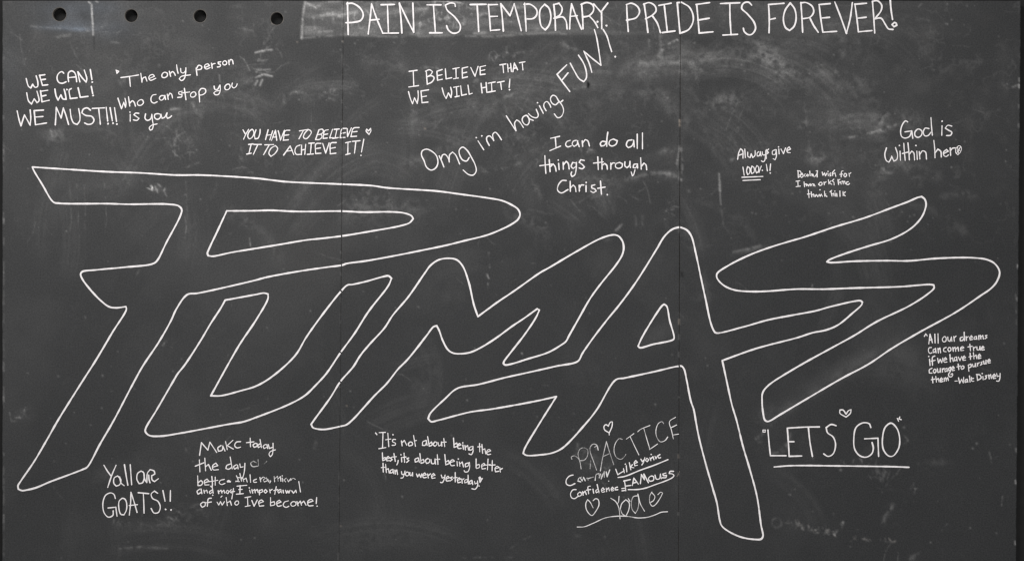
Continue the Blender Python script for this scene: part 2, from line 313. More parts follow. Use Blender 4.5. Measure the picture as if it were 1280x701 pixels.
# loose specks of chalk everywhere, thicker above
for i in range(620):
    x = rng.uniform(5, 1268); y = rng.uniform(2, 700)
    if y > 300 and rng.random() < 0.62: continue
    r = rng.uniform(0.5, 1.1); a = rng.uniform(0.05, 0.26)
    xi, yi = int(x), int(y); xa, xb, ya, yb = max(0, xi - 3), min(W, xi + 4), max(0, yi - 3), yi + 4
    dust[ya:yb, xa:xb] += a * np.exp(-((XX[ya:yb, xa:xb] - x) ** 2 + (YY[ya:yb, xa:xb] - y) ** 2) / (r * r))
for i in range(150):                                    # hair scratches
    x = rng.uniform(5, 1268); y = rng.uniform(2, 700)
    if y > 280 and rng.random() < 0.7: continue
    a = rng.uniform(0, 6.3); L = rng.uniform(4, 20); b = a + rng.uniform(-0.5, 0.5)
    line([(x, y), (x + L * math.cos(a), y + L * math.sin(a)), (x + L * (math.cos(a) + math.cos(b)), y + L * (math.sin(a) + math.sin(b)))], 1.0, rng.uniform(0.05, 0.13))
for i in range(26):                                     # duster sweeps
    cx = rng.uniform(40, 1240); cy = rng.uniform(30, 260); r = rng.uniform(30, 110); a0 = rng.uniform(30, 150)
    arc(cx, cy + r, r, a0, a0 - rng.uniform(25, 70), rng.uniform(6, 18), rng.uniform(0.015, 0.045), rng.uniform(0.6, 1))
# chips and rubbed spots at the joints
def sx1(y): return 429.3 - y * 5.6 / 701
def sx2(y): return 850.8 - y * 2.6 / 701
def sxr(y): return 1276.0 - y * 6.0 / 701
for ya, yb, a in ((2, 12, .6), (18, 24, .5), (30, 36, .35), (52, 53, .6), (68, 84, .22), (94, 98, .4), (108, 112, .35), (122, 134, .5), (152, 158, .55), (314, 318, .5), (340, 344, .35), (371, 378, .28), (392, 404, .22), (482, 484, .6), (588, 606, .22), (620, 634, .16), (690, 700, .4)):
    line([(sx1(ya) - 0.7, ya), (sx1(yb) - 0.7, yb)], 1.0, a * (0.75 if ya < 160 else 0.42), gap=0.3)
for ya, yb, a in ((70, 90, .25), (150, 158, .9), (182, 188, .45), (215, 222, .4), (286, 290, .35), (399, 405, .7), (418, 424, .35), (440, 446, .25), (568, 572, .5), (590, 594, .4), (640, 644, .3)):
    line([(sx2(ya) - 0.6, ya), (sx2(yb) - 0.6, yb)], 1.2, a * (0.9 if ya < 160 else 0.55), 'tan' if a > 0.45 else 'dust', gap=0.05)
for y, a in ((98, .35), (106, .6), (131, .2), (155, .25), (331, .4), (600, .5), (676, .4), (372, .25), (560, .25)):
    line([(sxr(y) - 1.4, y), (sxr(y) - 1.2, y + 4)], 1.4, a, gap=0.1)
line([(sxr(400) - 3, 368), (sxr(400) - 2, 405)], 1.2, 0.14)
for i in range(40):
    y = rng.uniform(5, 700); line([(4.5, y), (4.6, y + rng.uniform(3, 16))], 1.2, rng.uniform(0.06, 0.20), gap=0.2)
line([(735, 104), (735.5, 106), (735, 109)], 2.6, 1.0, 'dark', gap=-1)
line([(103, 18), (107, 22)], 7, 0.14, 'dark', gap=0.0)
line([(852, 341), (853, 345)], 3.0, 0.6, 'dark', gap=0.0)
for x, y in ((530.5, 160.5), (433, 507), (425.5, 657), (340, 30), (428, 52), (371, 53), (531, 161)):
    line([(x, y), (x + 0.8, y)], 1.2, 0.30, 'tan', gap=-1)
def haze_blue(cx, cy, rx, ry, amt):
    global blue
    blue += amt * np.exp(-(((XX - cx) / rx) ** 2 + ((YY - cy) / ry) ** 2)) * (0.5 + N_mid)
haze_blue(86, 12, 40, 12, 0.05); haze_blue(88, 32, 34, 8, 0.07); haze_blue(140, 36, 26, 14, 0.035); haze_blue(14, 90, 14, 50, 0.012); haze_blue(100, 37, 14, 2.5, 0.16); haze_blue(70, 35, 20, 2.5, 0.08); haze_blue(132, 10, 18, 10, 0.04)
blue = np.clip(blue, 0, 1)
tan += 0.010 * np.exp(-(((XX - 385) / 60) ** 2 + ((YY - 320) / 50) ** 2)) + 0.03 * np.clip(N_mid - 0.58, 0, 1) * up
dust = np.clip(np.where(dust > 0.028, 0.028 + (dust - 0.028) * 0.62, dust), 0, 0.95); tan = np.clip(tan, 0, 1); dark = np.clip(dark, 0, 1)

# ------------------------------------------------------------------ the board
def link(o, parent=None):
    COL.objects.link(o)
    if parent is not None: o.parent = parent
    return o
def mesh_obj(name, verts, faces, mat, parent=None, smooth=False):
    me = bpy.data.meshes.new(name)
    me.from_pydata([tuple(v) for v in verts], [], [tuple(f) for f in faces]); me.update()
    me.materials.append(mat)
    if smooth: me.polygons.foreach_set('use_smooth', [True] * len(me.polygons))
    return link(bpy.data.objects.new(name, me), parent)

wall = mesh_obj('wall', [P(-260, -140, -0.036), P(1540, -140, -0.036), P(1540, 870, -0.036), P(-260, 870, -0.036),
                         P(-260, -140, -0.12), P(1540, -140, -0.12), P(1540, 870, -0.12), P(-260, 870, -0.12)],
                [(0, 3, 2, 1), (4, 5, 6, 7), (0, 1, 5, 4), (1, 2, 6, 5), (2, 3, 7, 6), (3, 0, 4, 7)], M_WALL)
wall['kind'] = 'structure'; wall['label'] = 'dark wall behind the chalkboard'; wall['category'] = 'wall'

board = link(bpy.data.objects.new('chalkboard', None))
board.location = P(640, 845, 0)
board['label'] = 'wide black chalkboard of three joined panels covered in handwritten white chalk messages'
board['category'] = 'chalkboard'
board.empty_display_size = 0.1
BL = np.array(P(640, 845, 0))
TH = 0.012

HOLES = [(74.3, 18.4, 8.6), (164.0, 20.0, 8.2), (250.0, 20.4, 8.2), (346.0, 23.6, 8.1)]
TOP, BOT, CELL = 1.4, 845.0, 1.25
ej = np.random.default_rng(3)
def ragged(n, amp):
    a = ej.normal(0, 1, n)
    k = np.ones(9) / 9
    return np.convolve(a, k, 'same') * amp * 2 + ej.normal(0, 1, n) * amp * 0.25

def make_panel(lf, rf, holes, jl, jr, label):
    ys = np.concatenate([np.arange(TOP, 704, CELL), np.arange(704, BOT + 1, 9.4)]); ys[-1] = BOT
    ny = len(ys); nx = 340
    xl = np.array([lf(y) for y in ys]) + ragged(ny, jl); xr = np.array([rf(y) for y in ys]) + ragged(ny, jr)
    u = np.linspace(0, 1, nx)
    X = xl[:, None] * (1 - u) + xr[:, None] * u
    Y = np.repeat(ys[:, None], nx, 1)
    Y[0, :] += ragged(nx, 0.12)
    idx = np.arange(ny * nx).reshape(ny, nx)
    quads = np.stack([idx[:-1, :-1], idx[1:, :-1], idx[1:, 1:], idx[:-1, 1:]], -1).reshape(-1, 4)
    x = X.ravel().copy(); y = Y.ravel().copy()
    for hx, hy, hr in holes:
        d = np.hypot(x - hx, y - hy)
        inside = d < hr
        drop = inside[quads].all(1)
        quads = quads[~drop]
        rim = np.zeros(len(x), bool); rim[np.unique(quads)] = True
        rim &= inside
        f = hr / np.maximum(d[rim], 1e-3)
        x[rim] = hx + (x[rim] - hx) * f; y[rim] = hy + (y[rim] - hy) * f
    # close the slab: side strips from every border edge of the front sheet to the back
    e = np.concatenate([quads[:, [0, 1]], quads[:, [1, 2]], quads[:, [2, 3]], quads[:, [3, 0]]])
    key = np.sort(e, 1); code = key[:, 0].astype(np.int64) * (ny * nx) + key[:, 1]
    _, inv, cnt = np.unique(code, return_inverse=True, return_counts=True)
    be = e[cnt[inv] == 1]
    bv = np.unique(be); remap = -np.ones(ny * nx, np.int64); remap[bv] = np.arange(len(bv)) + ny * nx
    sides = np.stack([be[:, 1], be[:, 0], remap[be[:, 0]], remap[be[:, 1]]], 1)
    allx = np.concatenate([x, x[bv]]); ally = np.concatenate([y, y[bv]])
    co = np.stack([(allx - 640) * S, np.concatenate([np.zeros(ny * nx), np.full(len(bv), TH)]), (350.5 - ally) * S], 1) - BL
    faces = np.concatenate([quads, sides])
    used = np.zeros(len(co), bool); used[np.unique(faces)] = True
    new = np.cumsum(used) - 1
    co = co[used]; faces = new[faces]; vx = allx[used]; vy = ally[used]
    me = bpy.data.meshes.new('panel')
    me.vertices.add(len(co)); me.vertices.foreach_set('co', co.astype(np.float32).ravel())
    nf = len(faces)
    me.loops.add(nf * 4); me.loops.foreach_set('vertex_index', faces.astype(np.int32).ravel())
    me.polygons.add(nf)
    me.polygons.foreach_set('loop_start', np.arange(0, nf * 4, 4, dtype=np.int32))
    me.materials.append(M_BOARD); me.materials.append(M_EDGE)
    mi = np.zeros(nf, np.int32); mi[len(quads):] = 1
    me.polygons.foreach_set('material_index', mi)
    at = me.attributes.new('wear', 'FLOAT_COLOR', 'POINT')
    def samp(A):
        xx = np.clip(vx, 0, W - 1.01); yy = np.clip(vy, 0, H - 1.01)
        xi = xx.astype(int); yi = yy.astype(int); fx = xx - xi; fy = yy - yi
        return (A[yi, xi] * (1 - fx) + A[yi, xi + 1] * fx) * (1 - fy) + (A[yi + 1, xi] * (1 - fx) + A[yi + 1, xi + 1] * fx) * fy
    rgba = np.stack([samp(dust), samp(tan), samp(dark), samp(blue)], 1)
    at.data.foreach_set('color', rgba.astype(np.float32).ravel())
    me.update(); me.validate()
    o = link(bpy.data.objects.new('panel', me), board)
    o['label'] = label
    return o

GAP1 = lambda y: 0.15 - 0.05 * min(1, max(0, (y - 150) / 250))
GAP2 = lambda y: 0.25 - 0.12 * min(1, max(0, (y - 330) / 200))
p1 = make_panel(lambda y: 3.2 - y * 0.0006, lambda y: sx1(y) - GAP1(y), HOLES, 0.22, 0.10, 'left panel with four round holes drilled along its top')
p2 = make_panel(lambda y: sx1(y) + GAP1(y), lambda y: sx2(y) - GAP2(y), [], 0.10, 0.10, 'middle panel')
p3 = make_panel(lambda y: sx2(y) + GAP2(y), sxr, [], 0.10, 0.30, 'right panel')

def hole_rim(hx, hy, hr):
    """the drilled edge of a hole: a worn chamfer and the bare bore behind it"""
    n = 40; V = []; F = []
    prof = ((hr + 0.55, 0.0003), (hr - 0.05, 0.0004), (hr - 0.35, -0.0016), (hr - 0.4, -TH))
    for i in range(n):
        a = 2 * math.pi * i / n
        for k, (r, d) in enumerate(prof):
            rr = r + (0.16 * math.sin(3 * a + hx) + 0.12 * math.sin(7 * a + hy) if k == 0 else 0)
            q = np.array(P(hx + rr * math.cos(a), hy + rr * math.sin(a), d)) - BL
            V.append(q)
    m = len(prof)
    for i in range(n):
        j = (i + 1) % n
        for k in range(m - 1): F.append((i * m + k, j * m + k, j * m + k + 1, i * m + k + 1))
    return mesh_obj('hole', V, F, M_RIM, p1, True)
M_RIM = plain('worn_hole_edge', (0.030, 0.029, 0.028), (0.17, 0.155, 0.14), 60, 0.9)
for h in HOLES: hole_rim(*h)

# ------------------------------------------------------------------ chalk strokes
def parse(txt, blk):
    ox, oy, k = blk; out = []
    for s in txt.split('/'):
        pts = []; press = None
        for t in s.split():
            if t[0] == '*': press = float(t[1:]); continue
            a, b = t.split(','); pts.append((ox + float(a) / k, oy + float(b) / k))
        if pts: out.append((pts, press))
    return out
def split_corners(pts, closed, lim):
    if len(pts) < 3: return [pts]
    res = []; cur = [pts[0]]
    for i in range(1, len(pts) - 1):
        a = math.atan2(pts[i][1] - pts[i-1][1], pts[i][0] - pts[i-1][0]); b = math.atan2(pts[i+1][1] - pts[i][1], pts[i+1][0] - pts[i][0])
        t = abs((b - a + math.pi) % (2 * math.pi) - math.pi)
        cur.append(pts[i])
        if t > lim: res.append(cur); cur = [pts[i]]
    cur.append(pts[-1]); res.append(cur)
    return res
def catmull(pts, step):
    p = [np.array(q, float) for q in pts]
    closed = len(p) > 4 and np.hypot(*(p[0] - p[-1])) < 0.05
    if closed: p = [p[-2]] + p + [p[1]]
    else: p = [2 * p[0] - p[1]] + p + [2 * p[-1] - p[-2]]
    out = []
    for i in range(1, len(p) - 2):
        p0, p1_, p2_, p3_ = p[i-1], p[i], p[i+1], p[i+2]
        d1 = max(np.hypot(*(p1_ - p0)), 1e-4) ** .5; d2 = max(np.hypot(*(p2_ - p1_)), 1e-4) ** .5; d3 = max(np.hypot(*(p3_ - p2_)), 1e-4) ** .5
        m1 = (p2_ - p1_) + d2 * ((p1_ - p0) / d1 - (p2_ - p0) / (d1 + d2)); m2 = (p2_ - p1_) + d2 * ((p3_ - p2_) / d3 - (p3_ - p1_) / (d2 + d3))
        m1 = m1 if np.isfinite(m1).all() else p2_ - p1_
        n = max(2, int(np.hypot(*(p2_ - p1_)) / step))
        for k in range(n):
            t = k / n; t2 = t * t; t3 = t2 * t
            out.append((2*t3 - 3*t2 + 1) * p1_ + (t3 - 2*t2 + t) * m1 + (-2*t3 + 3*t2) * p2_ + (t3 - t2) * m2)
    out.append(p[-2])
    return np.array(out)

class Ink:
    def __init__(s): s.V = []; s.F = []; s.A = []; s.n = 0
    def ribbon(s, c, wd, lift, soft=False):
        # resample, round the ends, wobble the width; cross-section rim-ridge-rim
        d = np.hypot(*np.diff(c, axis=0).T); 
        keep = np.concatenate([[True], d > 1e-3]); c = c[keep]
        if len(c) < 2: return
        t = np.gradient(c, axis=0); t /= np.maximum(np.hypot(t[:, 0], t[:, 1]), 1e-6)[:, None]
        L = np.concatenate([[0], np.cumsum(np.hypot(*np.diff(c, axis=0).T))])
        ph = random.uniform(0, 50)
        wob = 1 + 0.09 * np.sin(L / 5.1 + ph) + 0.07 * np.sin(L / 1.9 + 2 * ph) + 0.06 * np.sin(L / 17 + ph)
        half = wd * 0.5 * wob
        h0 = half[0]; h1 = half[-1]
        pre = [(c[0] - t[0] * h0 * f, t[0], h0 * g) for f, g in ((0.92, 0.30), (0.62, 0.75))]
        post = [(c[-1] + t[-1] * h1 * f, t[-1], h1 * g) for f, g in ((0.62, 0.75), (0.92, 0.30))]
        rows = pre + [(c[i], t[i], half[i]) for i in range(len(c))] + post
        N = len(rows); base = len(s.V)
        for i, (q, tt, h) in enumerate(rows):
            nx, ny = -tt[1], tt[0]; z = lift + 0.00025 * i / N
            for f, a, dz in ((-1, 0.0, 0), (-0.5, 0.85, 0.00010), (0.5, 0.85, 0.00010), (1, 0.0, 0)):
                s.V.append(np.array(P(q[0] + nx * h * f, q[1] + ny * h * f, z + dz)) - BL); s.A.append(a * s.pr * (0.80 + 0.20 * math.sin(i * 0.21 + ph) + 0.12 * math.sin(i * 0.063 + 2 * ph)))
        for i in range(N - 1):
            qx, qy = 0.5 * (rows[i][0][0] + rows[i+1][0][0]), 0.5 * (rows[i][0][1] + rows[i+1][0][1])
            if min(abs(qx - sx1(qy)), abs(qx - sx2(qy))) < 0.55: continue
            for k in range(3):
                a = base + i * 4 + k; s.F.append((a, a + 4, a + 5, a + 1))
    def dot(s, x, y, wd, lift):
        base = len(s.V); n = 10; r = wd * 0.62
        s.V.append(np.array(P(x, y, lift + 0.0002)) - BL); s.A.append(1.0)
        for k in range(n):
            a = 2 * math.pi * k / n; rr = r * random.uniform(0.8, 1.15)
            s.V.append(np.array(P(x + rr * math.cos(a), y + rr * math.sin(a), lift)) - BL); s.A.append(0.0)
        for k in range(n): s.F.append((base, base + 1 + (k + 1) % n, base + 1 + k))
    def strokes(s, lst, wd, lim=1.05, step=1.0):
        wd *= 0.76
        for pts, pr in lst:
            s.pr = random.uniform(0.50, 1.0) if pr is None else pr
            s.n += 1; lift = 0.0005 + 0.0004 * (s.n % 9)
            if len(pts) == 1: s.dot(*pts[0], wd * 1.15, lift); continue
            for j, seg in enumerate(split_corners(pts, False, lim)):
                s.ribbon(catmull(seg, step), wd, lift + 0.00009 * j)
    def build(s, name, mat, parent, label=None):
        o = mesh_obj(name, s.V, s.F, mat, parent)
        me = o.data
        at = me.attributes.new('press', 'FLOAT', 'POINT'); at.data.foreach_set('value', np.array(s.A, np.float32))
        if label: o['label'] = label
        return o

def inscription(name, label):
    o = link(bpy.data.objects.new(name, None), board); o['label'] = label; o.empty_display_size = 0.05
    return o
def write(par, blk, items, wd, mat=None, lim=1.25):
    if wd < 2.3: lim = 1.48
    """items: (text or kind, strokes[, material[, width factor]])"""
    for it in items:
        txt, st = it[0], it[1]; m = it[2] if len(it) > 2 and it[2] else (mat or M_CHALK); f = it[3] if len(it) > 3 else 1.0
        ink = Ink(); ink.strokes(parse(st, blk), wd * f * (1.03 if wd < 1.9 else 0.93), lim)
        if txt.startswith('@'):
            nm, _, lab = txt[1:].partition(':'); ink.build(nm, m, par, lab or None)
        else: ink.build('word', m, par, 'the word "%s"' % txt)

# ---- big outlined team name: each letter one outline
SRC = (0, 0, 1.0)
par = inscription('outlined_lettering', 'huge slanted team name in white chalk outline, capital letters across all three panels')
LET = [
 ('P', '40.7,209 87.9,212 133,214.8 175.7,216.3 220.9,219 251,219 320,223 340,225.3 357.7,227.3 425.4,230.3 465.6,232.3 483,234.8 545.9,239 576,242.9 608.7,247.4 627.5,250.9 640,256.4 647.5,261.7 650,268 647.5,274.2 640,280 627.5,286.4 608.7,293.9 583.6,300.2 556,307 528.3,312.7 495.7,319.2 458,326 433,329.5 428,331.3 407.9,334 370.2,339.6 332.6,346.6 320,350 288.7,357.4 247.2,366.4 234.2,368.2 220.9,385.5 213.4,401.5 198.3,427.8 178.2,457.9 165.7,480.5 141.8,526 125.5,553.9 109.2,583.2 104,586 87.9,592.3 62.8,601.6 45.2,609 34,611.8 27.6,612.6 23.1,610.8 22.6,606.6 26.4,600.3 42.7,576.5 59,548.8 72.8,524.6 100.4,480.5 120.5,449.1 140.6,415.3 158.1,386.4 157.4,383.1 145.6,384.6 136.8,383.4 125.5,375.1 110.4,358.8 102.9,348.5 100.9,342.8 102.9,339.6 120.5,337.3 155.6,334 190,330 195.8,326.5 208.3,302.7 225.9,268.8 227.2,262 223.4,257.6 210.8,255.4 160.6,255.4 135.5,254.7 74,254.2 67,252.7 52.7,230.3 42,212.5 40.7,209 / 283.6,263.7 320,263.5 337.6,263 372.7,264.5 425.4,264 453,265.2 490.7,265 505.7,266.5 514.5,270 516.5,273.5 512,278.5 500.7,282.3 460.6,289.6 430.4,294.6 402.8,298 382.8,300.1 350,305.6 320,310.5 288.7,315.7 266,320.3 260.5,319.6 259.3,316.7 261,311.9 272.3,288 283.6,263.7'),
 ('U', '281.6,375 320,368 330,366.2 335,367.4 335,373 320,400 301.2,427.8 288.7,449 263.6,494.3 276,494.3 301.2,488 320,482.3 340,470.5 369,444.1 382.8,421.5 397.8,400.2 414,378.9 425.4,365 434.2,356.3 440.5,355.5 458,351.6 478,346 485.7,344.8 489.4,347.9 485.7,356.6 460.6,389.3 443,416.9 425.4,440.9 407.9,466.7 395.3,480.5 381.5,493.8 362.7,504.4 320,521.4 303.3,527 288.2,529.4 225.5,541 200.4,544.7 186.6,543.7 181.8,539 182.3,534.9 195.4,512.8 218,473.9 222.1,467 230.9,456 251,425.3 263.6,404 276,385 281.6,375'),
 ('M', '389,530 391,533.8 395.3,535.5 405.3,536.3 425.4,532.5 433,530.5 440.5,524.5 468.1,494.3 483.2,479.3 498.2,460.4 508.3,450.4 520.8,435.3 533.4,419 542,408.2 545.9,407 548.9,412.7 553.4,425.3 559.7,436.6 566,440.9 576,441.9 588.6,439.9 603.6,432.8 621.2,421.5 640,407.7 655,397.7 671.4,385.9 674.2,387.3 670.1,396.4 655,419 640,438.2 630,451.5 629.3,454 631.5,455.8 640.6,454.3 658.2,448.8 685.8,440 700.9,431.3 707.3,426.6 711.5,419 722.8,399 737.9,372.6 750.4,355.4 770.5,330.3 777.5,319 779.6,310.2 778,301.4 773,295.1 766.8,293.6 751.7,297.7 720.3,314.5 686.4,334.5 675.1,340.8 652.5,356.6 640,365.4 621.2,378 597.4,395.5 592.3,380.5 586,352.9 578.5,332.8 571,324.8 561,322.8 548.4,324.8 538.4,331.5 530.8,341.6 510.8,370.4 490.7,394.3 480.6,409.8 463,429 450.5,444 441.7,458 425.4,476.8 412.9,496.8 392.8,524.4 389,530'),
 ('A', '849.6,283.8 840.8,286.4 830.8,295.1 820.7,311.5 795.6,351.6 775.5,379.2 758,400.6 739,425.5 727.9,441.6 722.3,451.2 695.2,457.4 665.1,464.2 640,469.7 630.6,471.8 598,480.2 571.6,485.2 555.3,499 537.7,516.6 535.2,522.9 539,526.6 547.8,524.9 587.9,514.6 615.5,510.8 670.8,500.8 695.4,495.3 690.8,502.8 675.8,526.6 655.7,560.5 654,566.2 658.2,568.6 675.8,568 690.8,565.5 703.4,559.3 731,530.4 746,511.6 769.6,474.5 780.6,472.2 815.7,464.7 847,457.6 852,457.4 855,461 858.4,475.5 863.4,500.6 867.2,511.9 869.7,525.7 873.4,545.1 881,575.2 891,610.3 896,627.9 899.8,650.5 902.3,656.8 909.8,663 926.1,670.6 943.7,673.6 951.2,673.1 953.6,669.5 951.2,655.5 946.2,620.4 936.2,582.7 928.7,557.6 920.6,525 914.8,505.6 909.8,483 902.8,450.4 941.2,436.6 960,431.2 997.7,421.5 1015.2,415.8 1032.8,412.2 1047.8,405.7 1065.4,391.4 1077,380.6 1077.8,377.5 1075.5,375.8 1067.9,376.4 1035.3,383.9 1020.2,388.2 990,393.9 960,399.7 928.7,408.5 895,415.9 892.5,413.5 888.5,404 882.2,375.1 875.9,346 869.7,316.5 864.1,295.1 858.4,287.6 849.6,283.8 / 830,380.1 833.3,382.6 837,400.2 842.6,421.8 841.5,424.2 815.7,430.3 799.8,434.3 797.6,432.3 803.1,420.3 827,382.6 830,380.1'),
 ('S', '1152,245.9 1155.8,249.1 1157.5,255.4 1153.3,269.2 1144.5,280.5 1133.2,289.3 1113,299.3 1085.5,307.6 1052.9,318.2 1036,325 1033.5,327.2 1037.8,328.1 1067.9,326.5 1108,325.8 1135.7,326 1173.4,322.8 1216,322.2 1233.6,324.5 1243.6,329.8 1249.4,339.8 1246,351.6 1238.6,360.4 1226,369.2 1196,389.3 1148.3,415.6 1114.4,435.5 1085.5,454.9 1052.9,472.2 1012.7,495.6 972.6,519.4 963,525.3 959,526.4 956,524.5 953.6,514.4 952.5,500.6 953.3,490.6 960,481.8 995.1,459.2 1042.8,432.8 1067.9,419 1095.5,402 1135.7,382.6 1158.3,368.3 1167.4,359.8 1167,356.2 1162,355.5 1125.7,358.2 1065.4,360 1030.3,361.3 995,361.3 960,363.8 941.2,364.3 918.6,362.5 906,357.5 898.5,351 895.8,346 896.5,341.6 911,331.5 936.2,319 960,310 985,302.2 1005.2,296.4 1042.8,283.8 1080.5,272.5 1115.6,259.4 1135,252.2 1147,247 1152,245.9'),
]
for ch, st in LET:
    ink = Ink(); ink.strokes(parse(st, SRC), 2.9, 1.0, 0.8)
    ink.build('letter', M_CHALK, par, 'outlined letter %s' % ch)

# ---- heading along the top
par = inscription('heading', 'tall capital heading along the top edge reading PAIN IS TEMPORARY PRIDE IS FOREVER!')
write(par, (420, 0, 6.4), [
 ('PAIN', '92,25 95,150 98,280 / 85,35 130,30 190,65 218,120 200,165 140,182 80,185 / 258,275 275,140 285,35 325,150 375,270 / 270,165 345,158 / 362,42 468,40 / 412,42 420,265 / 375,270 500,268 / 528,268 520,150 508,30 570,160 622,262 620,150 615,30'),
 ('IS', '728,42 840,42 / 780,45 795,265 / 750,266 850,266 / 955,55 950,34 915,28 875,45 890,85 950,140 995,210 985,255 940,270 900,245 885,210'),
], 2.9)
write(par, (580, 0, 6.4), [
 ('TEMPORARY', '50,40 178,38 / 105,40 112,150 118,255 / 195,40 205,150 212,250 / 195,42 268,40 / 212,136 268,134 / 212,248 285,242 / 315,252 305,130 295,35 368,130 402,35 430,140 458,250 / 485,30 492,150 498,252 / 480,38 530,38 580,80 582,120 555,150 490,155 / 645,38 610,80 605,150 620,215 650,242 680,205 695,140 680,70 645,38 / 718,40 728,140 732,245 / 720,40 760,30 785,70 770,120 720,150 790,140 815,170 825,235 / 845,235 850,130 860,35 895,130 940,238 / 850,135 905,130 / 940,35 948,130 952,235 / 935,40 985,25 1030,45 1035,90 1000,130 955,140 / 1000,130 1045,180 1070,225 / 1038,35 1095,100 1150,28 / 1100,100 1102,232 / 1068,178 / 1140,208'),
], 2.9)
write(par, (770, 0, 6.4), [
 ('PRIDE', '85,40 90,150 98,255 / 82,40 125,30 175,60 188,100 160,145 85,165 / 225,35 240,140 255,262 / 220,38 265,25 310,50 320,90 290,125 235,155 / 290,130 330,190 355,265 / 342,48 440,30 / 385,42 410,260 / 370,265 470,252 / 490,25 500,140 512,270 / 490,25 525,22 / 535,28 585,60 615,120 615,180 580,240 512,270 / 645,40 655,150 665,268 775,258 / 640,40 748,25 / 655,165 745,150'),
 ('IS', '835,32 990,26 / 910,32 912,150 920,282 / 855,284 972,278 / 1085,45 1060,22 1020,30 1005,70 1050,115 1105,185 1115,235 1085,278 1055,280 1025,255 1018,230'),
], 2.9)
write(par, (940, 0, 6.4), [
 ('FOREVER!', '132,40 138,150 136,265 / 132,40 255,30 / 140,160 185,150 / 305,28 265,85 250,160 268,225 300,248 335,215 352,150 340,75 305,28 / 390,25 398,140 404,262 / 388,28 430,25 480,55 492,100 465,140 400,155 / 460,145 490,205 528,262 / 535,40 548,150 565,262 675,255 / 535,40 625,32 / 550,148 620,142 / 662,20 705,130 755,270 785,150 802,25 / 822,35 838,150 850,258 958,248 / 822,38 915,30 / 838,150 912,142 / 962,15 972,140 980,268 / 960,15 1000,10 1035,45 1030,90 980,155 1030,150 1065,200 1090,235 1125,240 / 1104,8 1110,80 1122,160 / 1138,183 1120,200 1135,217 1157,206 1152,188 1138,183'),
], 2.9)

# ---- left panel
par = inscription('chalk_message', 'capital message reading WE CAN! WE WILL! WE MUST!!! at the upper left edge')
A = (10, 80, 7.97)
write(par, A, [
 ('WE', '182,148 205,225 228,242 247,205 270,235 295,228 298,185 282,122 / 315,115 345,216 398,210 / 315,118 368,110 / 330,162 375,155'),
 ('CAN!', '556,95 540,80 515,88 492,120 492,160 510,188 545,195 580,180 / 605,180 600,130 605,90 635,72 665,90 680,130 685,180 / 600,140 680,132 / 718,182 705,125 698,82 740,140 780,184 787,150 762,65 / 822,60 838,160 / 842,184'),
 ('WE', '187,290 205,370 235,402 262,350 290,388 310,370 300,310 290,275 / 325,270 340,380 412,364 / 325,275 398,265 / 335,325 380,315'),
 ('WILL!', '468,252 480,320 500,362 528,310 548,350 580,355 572,300 560,255 / 588,258 / 632,248 612,262 622,348 690,340 / 700,240 722,335 798,326 / 832,228 846,298 / 850,318'),
 ('WE', '92,470 112,560 130,618 165,510 222,612 228,540 222,460 / 262,468 275,608 385,590 / 262,468 355,462 / 270,532 350,526'),
 ('MUST!!!', '472,608 478,520 482,435 530,540 553,440 580,520 605,605 / 620,455 632,540 655,590 690,605 715,570 718,520 705,448 / 822,462 790,440 750,455 738,490 775,515 835,525 858,560 840,595 800,605 765,590 / 842,446 962,440 / 905,445 915,530 922,602 / 980,435 996,572 / 1000,598 / 1020,440 1043,570 / 1047,592 / 1062,438 1082,575 / 1086,602'),
], 2.5)

